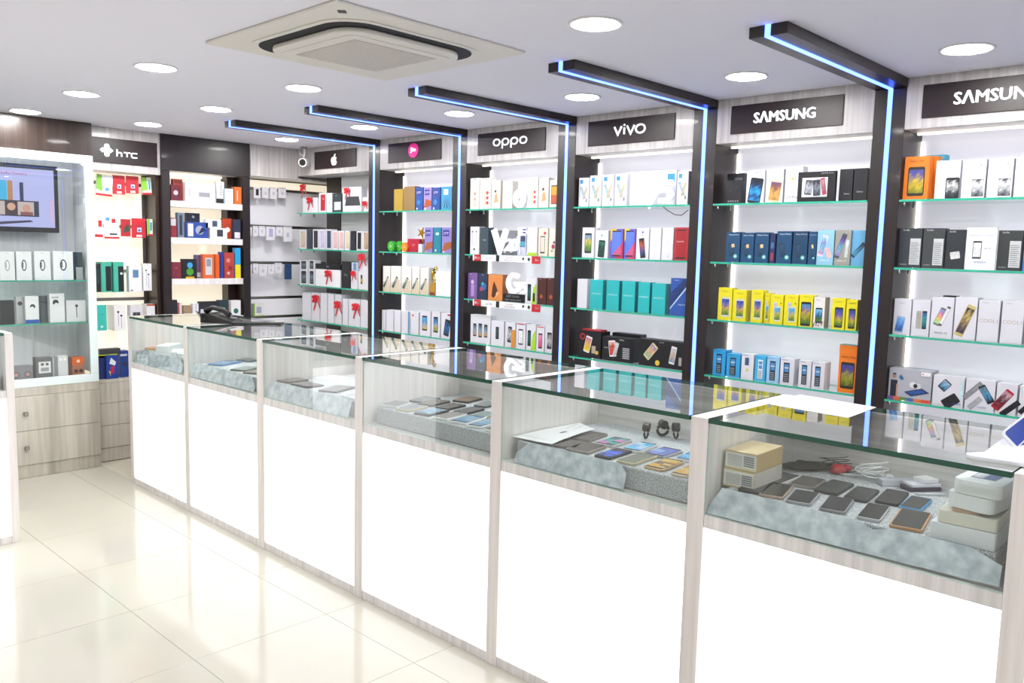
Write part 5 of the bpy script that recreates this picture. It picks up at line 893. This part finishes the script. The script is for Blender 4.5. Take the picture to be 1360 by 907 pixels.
P5 = [([(525, 470), (600, 436), (730, 450), (592, 490)], 'grey backed phone beside the papers', '#7c7874', '#4c4844', None), ([(390, 514), (470, 480), (582, 492), (540, 530)], 'dark phone overlapping the papers', '#6c6664', '#3c3836', None), ([(468, 532), (570, 498), (702, 520), (580, 562)], 'dark phone with light rim, front row', '#9c948c', '#423e3c', None),
  ([(650, 497), (740, 465), (862, 485), (720, 523)], 'phone with teal and pink screen', '#c8c4c4', '', ['#c880b8', '#3aa8a8', '#287078']), ([(612, 574), (742, 533), (835, 550), (700, 594)], 'black phone with vivid blue screen', '#16171a', '', ['#2038a0', '#3060e0', '#101430']), ([(795, 530), (892, 492), (997, 512), (880, 554)], 'white phone with sky blue screen', '#dcdce0', '', ['#60c0e8', '#80b0e8', '#b8d8f0']),
  ([(738, 607), (850, 562), (985, 580), (822, 628)], 'champagne phone with olive grey screen', '#c8bc9c', '#74786e', None), ([(922, 557), (1022, 522), (1145, 546), (1010, 584)], 'silver phone with lilac blue screen', '#a8a8b0', '', ['#7a80d0', '#90b0e8', '#6878c0']), ([(922, 630), (1032, 586), (1157, 606), (1010, 656)], 'gold phone with yellow swirl screen', '#d0b088', '', ['#e0a838', '#8a6a50', '#d8b860']),
  ([(1088, 584), (1168, 554), (1245, 566), (1180, 604)], 'white phone with blue screen touching the post', '#e0e0e4', '', ['#50a8e0', '#70c0f0', '#4090c8']), ([(1060, 668), (1170, 628), (1260, 640), (1160, 692)], 'gold phone in the front right corner', '#e0d0b8', '', ['#d8a848', '#e0b868', '#c89838'])]
for cs, l, b_, s_, p_ in P5: handset(cs, o5, s5, l+', paper counter', b_, s_, pal=p_, grp='phones in the counter with papers')
o4, s4 = (470, 440), 5.038
blu = ['#5a8ab0', '#7aa8c8', '#8cb0c8']
P4 = [([(150, 490), (240, 462), (372, 475), (265, 504)], 'white edged phone at far left', '#e8e8ea', '#7c8084', None), ([(250, 522), (350, 490), (480, 508), (298, 534)], 'pale gold phone, front row left', '#cfc8a8', '#7c8890', None), ([(355, 456), (440, 430), (580, 440), (450, 470)], 'dark rimmed phone at the back left', '#26282c', '#7a8488', None), ([(443, 480), (540, 452), (665, 465), (500, 496)], 'black and bronze phone, second row', '#1c1c1e', '#5a5048', None),
  ([(550, 505), (650, 477), (770, 490), (615, 520)], 'brown black phone, third in second row', '#1c1c20', '#4a4442', None), ([(360, 552), (470, 516), (610, 536), (428, 567)], 'phone with steel blue screen, front row', '#3a3c40', '', blu), ([(483, 580), (590, 543), (725, 560), (545, 598)], 'white framed phone with brownish screen', '#f0f0f0', '#8a8484', None), ([(590, 607), (700, 565), (850, 585), (672, 627)], 'white framed phone with blue screen, front centre', '#f0f0f0', '', blu),
  ([(700, 637), (820, 592), (945, 606), (775, 652)], 'white framed phone with blue screen, front right', '#f0f0f0', '', blu), ([(675, 532), (770, 502), (895, 517), (745, 546)], 'black phone with glossy grey screen', '#1c1c20', '#5c6066', None), ([(670, 460), (740, 432), (885, 445), (745, 471)], 'copper screened black phone at the back', '#26201e', '#8a6a58', None), ([(775, 567), (870, 532), (990, 546), (842, 578)], 'cream edged teal grey phone near post', '#d0ccb4', '#7c9498', None),
  ([(805, 491), (885, 468), (1000, 478), (870, 503)], 'slate phone at the back beside post', '#4c5054', '#7c8488', None), ([(830, 662), (940, 622), (1060, 640), (910, 682)], 'white phone half hidden by post', '#f0f0f0', '', blu)]
for cs, l, b_, s_, p_ in P4: handset(cs, o4, s4, l+', fourth counter', b_, s_, pal=p_, grp='phones in the fourth counter from the far end')
o3, s3 = (230, 410), 5.231
P3 = [([(710, 497), (810, 480), (945, 492), (752, 515)], 'thin dark brown phone', '#3c3432', '#5a504c', None), ([(810, 522), (930, 500), (1078, 524), (900, 548)], 'black phone with keypad pattern', '#1c1e20', '', ['#303438', '#787c80', '#303438']), ([(962, 558), (1090, 530), (1250, 548), (1100, 592)], 'large grey slate phone', '#3a3c3e', '#6a6c6c', None),
  ([(1110, 605), (1220, 590), (1330, 612), (1210, 640)], 'white phone beside the post', '#e8ecf0', '#c8d0d8', None)]
for cs, l, b_, s_, p_ in P3: handset(cs, o3, s3, l+', third counter from far end', b_, s_, pal=p_, grp='phones in the third counter from the far end')
P2 = [([(195, 382), (330, 346), (505, 372), (270, 404)], 'bright blue phone', '#3a78b8', '', ['#3a70b0', '#5890d0', '#284c80']), ([(380, 416), (470, 395), (600, 408), (470, 436)], 'thin dark phone with light edge', '#50565a', '#8c9896', None), ([(490, 436), (560, 420), (660, 432), (560, 456)], 'grey brown phone near post', '#706c66', '#8a8680', None), ([(430, 352), (500, 345), (620, 352), (520, 364)], 'slim black phone at back', '#202428', '#3a4044', None)]
for cs, l, b_, s_, p_ in P2: handset(cs, o3, s3, l+', second counter from far end', b_, s_, pal=p_, grp='phones in the second counter from the far end')
# clear covers stacked in the second counter
for i, (x_, y_) in enumerate(((150, 352), (280, 343), (400, 334))):
    c = at_z(o3[0]+x_/s3, o3[1]+y_/s3, RZT); o = MB().prism(rrect(.15, .08, .012, 3), lambda u, v, w: (u, v, w), .014, CARD, '#c4d4d0').build('clear_cover_pack', loc=(c.x, c.y, RZT+.0004), rz=-.2); tri_extra(o, f'pale translucent cover pack, {W3[i]} from left, second counter', 'pack', 'cover packs in the second counter')
# papers
def sheet(cs, org, sc_, label, z, ops=None, name='paper_sheet', grp=None, lift=0.0, col='#f2f3f5', cat='paper'):
    P = [at_z(org[0]+x/sc_, org[1]+y/sc_, z) for x, y in cs]; c = sum(P, Vector())/len(P)
    if z < CT-.01:
        i = min(range(7), key=lambda k: abs((PB[k][0]+PB[k+1][1])/2-c.y))
        for q in P: q.x = min(max(q.x, CFX+.062), CBX-.024); q.y = min(max(q.y, PB[i+1][1]+.004), PB[i][0]-.004)
    N = 8; v = []; f = []
    for i in range(N+1):
        for j in range(N+1):
            a, b_ = i/N, j/N; q = P[0]*(1-a)*(1-b_)+P[1]*a*(1-b_)+P[2]*a*b_+P[3]*(1-a)*b_
            v.append((q.x-c.x, q.y-c.y, lift*(a*(1-a)*4*.6+b_**2)+.0002))
    for i in range(N):
        for j in range(N): f.append((i*(N+1)+j, (i+1)*(N+1)+j, (i+1)*(N+1)+j+1, i*(N+1)+j+1))
    mb = MB(); mb.add(v, f, CARD, col); o = mb.build(name, loc=(c.x, c.y, z+.0006)); md = o.modifiers.new('t', 'SOLIDIFY'); md.thickness = .0006; md.offset = 1
    tri_extra(o, label, cat, grp)
    if ops:
        p = MB(); e1 = P[1]-P[0]; e2 = P[3]-P[0]
        fr = lambda u, q, w: (P[0].x-c.x+e1.x*u+e2.x*q, P[0].y-c.y+e1.y*u+e2.y*q, lift*(u*(1-u)*4*.6+q*q)+.0009+w)
        for (_, a, b_, c_, d, colr) in ops:
            p.add([fr(a, b_, 0), fr(c_, b_, 0), fr(c_, d, 0), fr(a, d, 0)], [(0, 1, 2, 3)], CARD, colr)
        p.build('printed_text', o)
    return o
lines = [('r', .08, .1+i*.06, .9-(i*7 % 3)*.1, .115+i*.06, '#9a9ca4') for i in range(13)]
sheet([(165, 470), (470, 372), (640, 432), (390, 520)], o5, s5, 'upper printed sheet of paper with small square photo', RZT+.006, lines+[('r', .42, .42, .52, .5, '#33363c')], lift=.006, grp='papers in the counter with phones')
sheet([(200, 472), (480, 385), (560, 440), (400, 520)], o5, s5, 'lower sheet of paper under the printed sheet', RZT, lines, grp='papers in the counter with phones')
for i, cs in enumerate(([(905, 470), (1000, 455), (1110, 462), (1010, 480)], [(1000, 485), (1100, 458), (1235, 478), (1120, 500)], [(1100, 510), (1190, 495), (1270, 505), (1180, 525)])):
    sheet(cs, o3, s3, ('white paper slip farthest back, third counter from far end', 'white paper slip in the middle, third counter', 'white paper slip beside the post, third counter')[i], RZT, [('r', .15, .2, .85, .3, '#a8acb0')], grp='paper slips in the third counter')
# flat boxes and booklets in the far counter
o1, s1 = (160, 400), 5.667*1.6
def flat(cs, org, sc_, label, col, th, z=RZT, name='flat_box', grp=None, cat='box', lw=None):
    P = [at_z(org[0]+x/sc_, org[1]+y/sc_, z+th) for x, y in cs]; c = sum(P, Vector())/4
    e1 = ((P[1]-P[0])+(P[2]-P[3]))/2; e2 = ((P[3]-P[0])+(P[2]-P[1]))/2
    L, W_ = e1.length, e2.length
    if lw: L, W_ = lw
    a = math.atan2(e1.y, e1.x)
    o = MB().box(-L/2, L/2, -W_/2, W_/2, 0, th, CARD, col).build(name, loc=(c.x, c.y, z+.0004), rz=a, bevel=.0015); return tri_extra(o, label, cat, grp)
def lay(px, py, z, L, W_, th, ang, label, col, name='flat_box', grp=None, cat='box', ops=None):
    c = inside(at_z(px, py, z+th), L, W_, ang); mb = MB(); mb.box(-L/2, L/2, -W_/2, W_/2, 0, th, CARD, col)
    o = mb.build(name, loc=(c.x, c.y, z+.0004), rz=ang, bevel=.001); tri_extra(o, label, cat, grp)
    if ops:
        p = MB(); draw(p, ops, -L/2, 0, L, th, -W_/2-.0002, fr=None); p.build('printed_end', o)
    return o
lay(189, 462, RZT, .20, .14, .004, .5, 'pale green booklet, far left counter', '#c8d4c8', 'booklet', cat='booklet'); lay(192, 459.5, RZT+.005, .16, .11, .006, .5, 'yellow booklet under the orange one, far left counter', '#d8b848', 'booklet', cat='booklet'); lay(193, 458, RZT+.0118, .15, .10, .005, .45, 'orange booklet on top, far left counter', '#c8704c', 'booklet', cat='booklet')
gb = 'white boxes in the far left counter'
lay(215, 458, RZT, .19, .09, .048, .75, 'long white box lying at the back, far left counter', '#eef2f2', 'phone_box', gb); lay(216, 467, RZT, .16, .08, .030, 1.1, 'white box in front, far left counter', '#f0f4f4', 'phone_box', gb); lay(232, 470, RZT, .14, .08, .028, -.3, 'white box nearest the post, far left counter', '#eaf0ef', 'phone_box', gb)
# cream boxes, nearest counter
bx = at_z(984, 645, RZT); yb0 = 1.262
def cream(z, lab, top, dx, rz):
    o = boxed('cream_box', lab, 'box', 'cream boxes stacked in the nearest counter', (2.467+dx, 1.256, z), RZ+rz, .108, .058, .185, '#dcc79c', [('r', .02, .12, .98, .92, '#f0eee8')]+[('r', .08+.0*i, .2+i*.09, .55, .23+i*.09, '#9a9a98') for i in range(7)]+[('r', .6, .25+i*.12, .93, .32+i*.12, '#8a8c90') for i in range(5)], side=top)
    return o
cream(RZT, 'lower cream box with white label and barcode end', '#d8d2c8', 0, .0); cream(RZT+.0595, 'upper cream box with white label, kraft sides', '#cdb27c', .002, .03)
# white boxes right, nearest counter
def rbox(px, py, z, L, W_, th, ang, label, col, r=.012, name='phone_box', tilt=0, lidc=None):
    c = inside(at_z(px, py, z+th), L, W_, ang); o = MB().prism(rrect(L, W_, r, 4), lambda u, v, w: (u, v, w), th, CARD, col).build(name, loc=(c.x, c.y, z+.0004), rz=ang, bevel=.002)
    tri_extra(o, label, 'box', 'white boxes stacked at the right of the nearest counter'); return o
zz = RZT
W1 = rbox(1293, 690, zz, .21, .155, .046, .0, 'lowest white box of the stack beside the right post', '#eef2f6', .006)
W2 = rbox(1294, 675, zz+.047, .19, .14, .034, .05, 'cream open box holding a gold phone, second in stack', '#e9e6d8', .006)
o = MB().prism(rrect(.14, .068, .01, 3), lambda u, v, w: (u, v, w), .008, CARD, '#caa78c').build('phone', loc=(W2.location.x-.02, W2.location.y+.02, zz+.0822), rz=.3); tri_extra(o, 'gold phone lying in the open cream box', 'phone')
W3_ = rbox(1298, 657, zz+.0912, .19, .115, .040, -.12, 'rounded white phone box, third in stack', '#f2f5f8', .022)
W4 = rbox(1303, 639, zz+.1325, .185, .115, .038, -.05, 'topmost rounded white box with phone picture on lid', '#f4f6f8', .022)
p = MB(); p.box(-.045, .045, -.03, .03, .0382, .0386, CARD, '#8c94a0'); p.box(-.04, .04, -.026, .0, .0387, .0390, CARD, '#5a6aa8'); p.box(-.04, .04, .002, .026, .0387, .0390, CARD, '#c8ccd4'); p.build('printed_lid', W4)
# soft and loose things
def blob(px, py, z, r, sx, sy, sz, m, name, label, cat, seed=1, n=14):
    c = inside(at_z(px, py, z), 2.5*r*sx, 2.5*r*sy, -.75); rnd = random.Random(seed); v = []; f = []
    for i in range(n+1):
        th_ = math.pi*i/n
        for j in range(n*2):
            ph = math.pi*j/n; k = 1+.16*math.sin(3*ph+seed)*math.sin(2*th_)+.1*math.sin(7*ph+2*th_)+rnd.uniform(-.05, .05)
            v.append((r*sx*k*math.sin(th_)*math.cos(ph), r*sy*k*math.sin(th_)*math.sin(ph), max(.0005, r*sz*(1+math.cos(th_))*k*.5)))
    for i in range(n):
        for j in range(n*2): q = n*2; f.append((i*q+j, i*q+(j+1) % q, (i+1)*q+(j+1) % q, (i+1)*q+j))
    o = MB().add(v, f, m).build(name, loc=(c.x, c.y, z+.0004), rz=-.75, smooth=True); return tri_extra(o, label, cat)
blob(1052, 620, RZT, .078, 1.15, .42, .36, BLACKM, 'cloth_pouch', 'crumpled black cloth pouch behind the phones, nearest counter', 'pouch', 3)
def coil(px, py, z, m, r, rw, label, name, cat, turns=3, seed=2, hx=1.6, lift=.012):
    c = at_z(px, py, z); c.x = min(c.x, CBX-.09); rnd = random.Random(seed); pts = []
    for i in range(turns*14):
        a = i/14*2*math.pi; q = rw*(1+.25*math.sin(i*.37+seed)); pts.append((q*hx*math.cos(a)+.02*math.sin(i*.11), q*math.sin(a), r+.0012+lift*(1+math.sin(i*.23+seed))*.5+lift*i/(turns*14)))
    t = thing(name, label, cat, (c.x, c.y, z), -.7); MB().tube(pts, r, m, n=6).build('cord', t, smooth=True); return t
t = coil(1124, 623, RZT, BLACK, .0016, .026, 'tangled black cord with red earphones, nearest counter', 'earphones', 'earphones', 4, lift=.03)
mb = MB(); RED = mat('red_earphone_shell', '#b8242a', .3)
mb.lathe([(.004, .001), (.022, .006), (.028, .018), (.018, .030), (.004, .034)], -.006, -.012, RED, n=16); mb.lathe([(.004, .001), (.016, .006), (.020, .016), (.012, .026), (.003, .028)], .035, .01, RED, n=16); mb.build('red_shell', t, smooth=True)
WP = mat('white_cable', '#e8e8ea', .4)
t = coil(1184, 624, RZT, WP, .0022, .028, 'coiled white charging cable behind the phones', 'charging_cable', 'cable', 5, 5, lift=.03)
MB().box(.03, .075, -.012, .012, .001, .018, WP).build('plug', t, bevel=.003)
t = coil(1160, 617, RZT, WP, .0014, .03, 'thin beige cable left of the coiled white cable', 'thin_cable', 'cable', 1, 8, 2.2, lift=.006)
lay(1194, 636, RZT, .13, .035, .020, -.75, 'flat grey white adapter under the white cable', '#c8ccd4', 'adapter', cat='adapter')
lay(1236, 638, RZT, .11, .055, .012, -.65, 'dark violet flat power bank, nearest counter', '#3c3448', 'power_bank', cat='power bank')
lay(1237, 634, RZT+.0125, .10, .05, .010, -.65, 'pale lid lying on the dark power bank', '#e4e6f0', 'lid', cat='lid'); lay(1238, 630, RZT+.0235, .055, .05, .012, -.5, 'white charger cube on the pale lid', '#f2f2f4', 'charger', cat='charger')
lay(1236, 655, RZT, .09, .008, .006, -.75, 'white stylus pen near the power bank', '#e8e8ee', 'stylus', cat='pen')
# smart watches in the paper counter
for i, (px, py, rz_, l) in enumerate(((858, 584, .3, 'left dark smart watch with round face, paper counter'), (880, 580, -.4, 'middle dark smart wristband, paper counter'), (897, 584, .9, 'right dark smart watch on stand, paper counter'))):
    c = at_z(px, py, RZT); c.x = min(c.x, CBX-.06); t = thing('smart_watch', l, 'watch', (c.x, c.y, RZT), rz_, 'smart watches in the counter with papers')
    MB().tube([(.026*math.cos(a*math.pi/8), .008*math.sin(a*math.pi/8*0), .0295+.022*math.sin(a*math.pi/8)) for a in range(16)], .0045 if i != 1 else .006, BLACKM, n=8, closed=True).build('strap', t, smooth=True)
    mb = MB(); mb.tube([(0, -.012, .050), (0, .012, .052)], .018, BLACK, n=18); mb.build('watch_case', t)
c = at_z(908, 579, RZT); t = thing('usb_plug', 'small usb plug on dark cord near the post', 'plug', (c.x, c.y, RZT), -.8); MB().box(-.02, .0, -.006, .006, .001, .008, METAL).build('connector', t); MB().tube([(.0, 0, .0055), (.03, .003, .0055), (.055, -.004, .0055)], .004, BLACK).build('cord', t, smooth=True)
# felt sheets leaning between the cloth and the front glass
def felt(px, label):
    P = []
    ym = sum(at_x(x, y, CFX+.022).y for x, y in px)/len(px); i = min(range(7), key=lambda k: abs((PB[k][0]+PB[k+1][1])/2-ym))
    for x, y in px:
        q = at_x(x, y, CFX+.022); P.append((min(max(q.y, PB[i+1][1]+.003), PB[i][0]-.003), max(.8415, min(q.z, .925))))
    yc_ = sum(a for a, _ in P)/len(P); mb = MB(); n = len(P)
    f = lambda a, b_, w: (CFX+.0135+(b_-.8415)*.34+w, a, b_)
    mb.prism(P, f, .0012, FELT); o = mb.build('felt_sheet'); tri_extra(o, label, 'sheet', 'pale sheets leaning inside the counter fronts'); return o
cv = lambda L, o_, s_: [(o_[0]+x/s_, o_[1]+y/s_) for x, y in L]
felt(cv([(52, 460), (105, 385), (300, 425), (480, 465), (650, 515), (715, 560), (800, 548), (960, 560), (1110, 605), (1238, 705), (1232, 782), (640, 632), (52, 490)], o6, s6), 'mottled grey sheet folded down in nearest counter front')
felt(cv([(187, 625), (190, 560), (250, 505), (400, 535), (600, 580), (760, 622), (805, 680), (805, 765), (500, 690)], o5, s5), 'mottled sheet with cut corner in the paper counter front')
felt(cv([(612, 545), (625, 500), (690, 498), (900, 545), (1120, 600), (1220, 640), (1225, 760), (900, 690), (612, 620)], o3, s3), 'pale sheet in third counter front, corner folded at post')
felt(cv([(105, 400), (110, 350), (200, 378), (380, 420), (520, 460), (565, 540), (565, 575), (300, 520), (108, 470)], o3, s3), 'pale sheet in second counter front from the far end')
felt(cv([(90, 375), (200, 378), (330, 415), (430, 450), (460, 480), (465, 540), (250, 495), (90, 460)], (160, 400), 5.667), 'pale sheet in the far left counter front')

# ================================================================== ON THE COUNTERS
c = Vector((2.56, 4.99, CT)); t = thing('desk_telephone', 'black desk telephone with handset on the far glass counter top', 'telephone', c, math.radians(-52))
mb = MB(); mb.prism([(-.10, .001), (.105, .001), (.105, .012), (-.06, .062), (-.10, .062)], lambda u, v, w: (u, w-.08, v), .16, BLACK); mb.build('body', t, bevel=.004)
mb = MB(); mb.tube([(-.075, -.055, .070), (-.03, -.055, .098), (.04, -.055, .085), (.085, -.055, .050)], [.020, .016, .016, .019], BLACK, n=12); mb.build('receiver', t, smooth=True)
mb = MB()
for i in range(3):
    for j in range(4): x = .075-j*.026; z = .018+.0295*(.105-x)/.095; mb.box(x-.009, x+.009, -.012+i*.026, .006+i*.026, z+.002, z+.006, GREY)
mb.build('keypad', t)['kind'] = 'stuff'
mb = MB(); mb.box(-.085, -.045, -.01, .07, .0625, .0640, GREY); mb.build('display', t)
pts = [(-.10+.015*math.cos(i*.9), -.09+.0*i, .018+.012*math.sin(i*.9)) for i in range(4)]
MB().tube([(-.07+.011*math.cos(i*.8)-.001*i, -.085+.011*math.sin(i*.8), .012+.0014*i) for i in range(44)], .0028, BLACK, n=6).build('coiled_cord', t, smooth=True)
o = MB().box(-.15, .15, -.05, .05, 0, .010, BLACKM).build('notebook', loc=(2.70, 4.78, CT+.0005), rz=-.72); tri_extra(o, 'thin dark folder lying beside the desk telephone', 'folder')
sheet([(1022, 537), (1062, 524), (1164, 541), (1126, 555)], (0, 0), 1, 'white curved paper sheet lying on the nearest glass counter top', CT, None, col='#eef0fb')
# acrylic stand with a slanted phone at the right edge
ACR = mat('white_acrylic', '#eef0f8', .12, coat=.5)
t = thing('phone_stand', 'white acrylic display stand with slanted phone at right edge', 'display stand', (2.33, .545, CT), 0)
mb = MB(); mb.prism([(.0, .045), (.02, .065), (.17, -.03), (.42, -.20), (.30, -.34), (.02, -.12)], lambda u, v, w: (u, v, .001+w), .012, ACR); mb.build('base_plate', t, bevel=.003)
mb = MB(); v = [(.03, .03, .0135), (.15, -.02, .075), (.36, -.17, .11), (.27, -.30, .11), (.04, -.12, .0135), (.16, .0, .0135), (.38, -.17, .0135), (.28, -.31, .0135)]
mb.add(v, [(0, 1, 2, 3, 4), (0, 5, 1), (1, 5, 6, 2), (2, 6, 7, 3), (3, 7, 4), (0, 4, 7, 6, 5)], ACR); mb.build('sloped_body', t)
ph = MB(); ph.prism(rrect(.24, .085, .014, 4), lambda u, v, w: (u, v, w), .009, CARD, '#f0f2fa'); p_ = ph.build('dummy_phone', t, loc=(.155, -.085, .108)); p_.rotation_euler = (math.radians(62), math.radians(-38), math.radians(-40)); p_['label'] = 'slanted white phone with blue screen'
s_ = MB(); s_.prism(rrect(.225, .076, .008, 3), lambda u, v, w: (u, v, .009+w), .0004, GLOSSY, '#2c4aa8'); s_.add([(-.112, -.010, .0098), (.112, .010, .0098), (.112, .014, .0098), (-.112, -.006, .0098)], [(0, 1, 2, 3)], GLOSSY, '#dfe4f4'); s_.build('screen', p_)
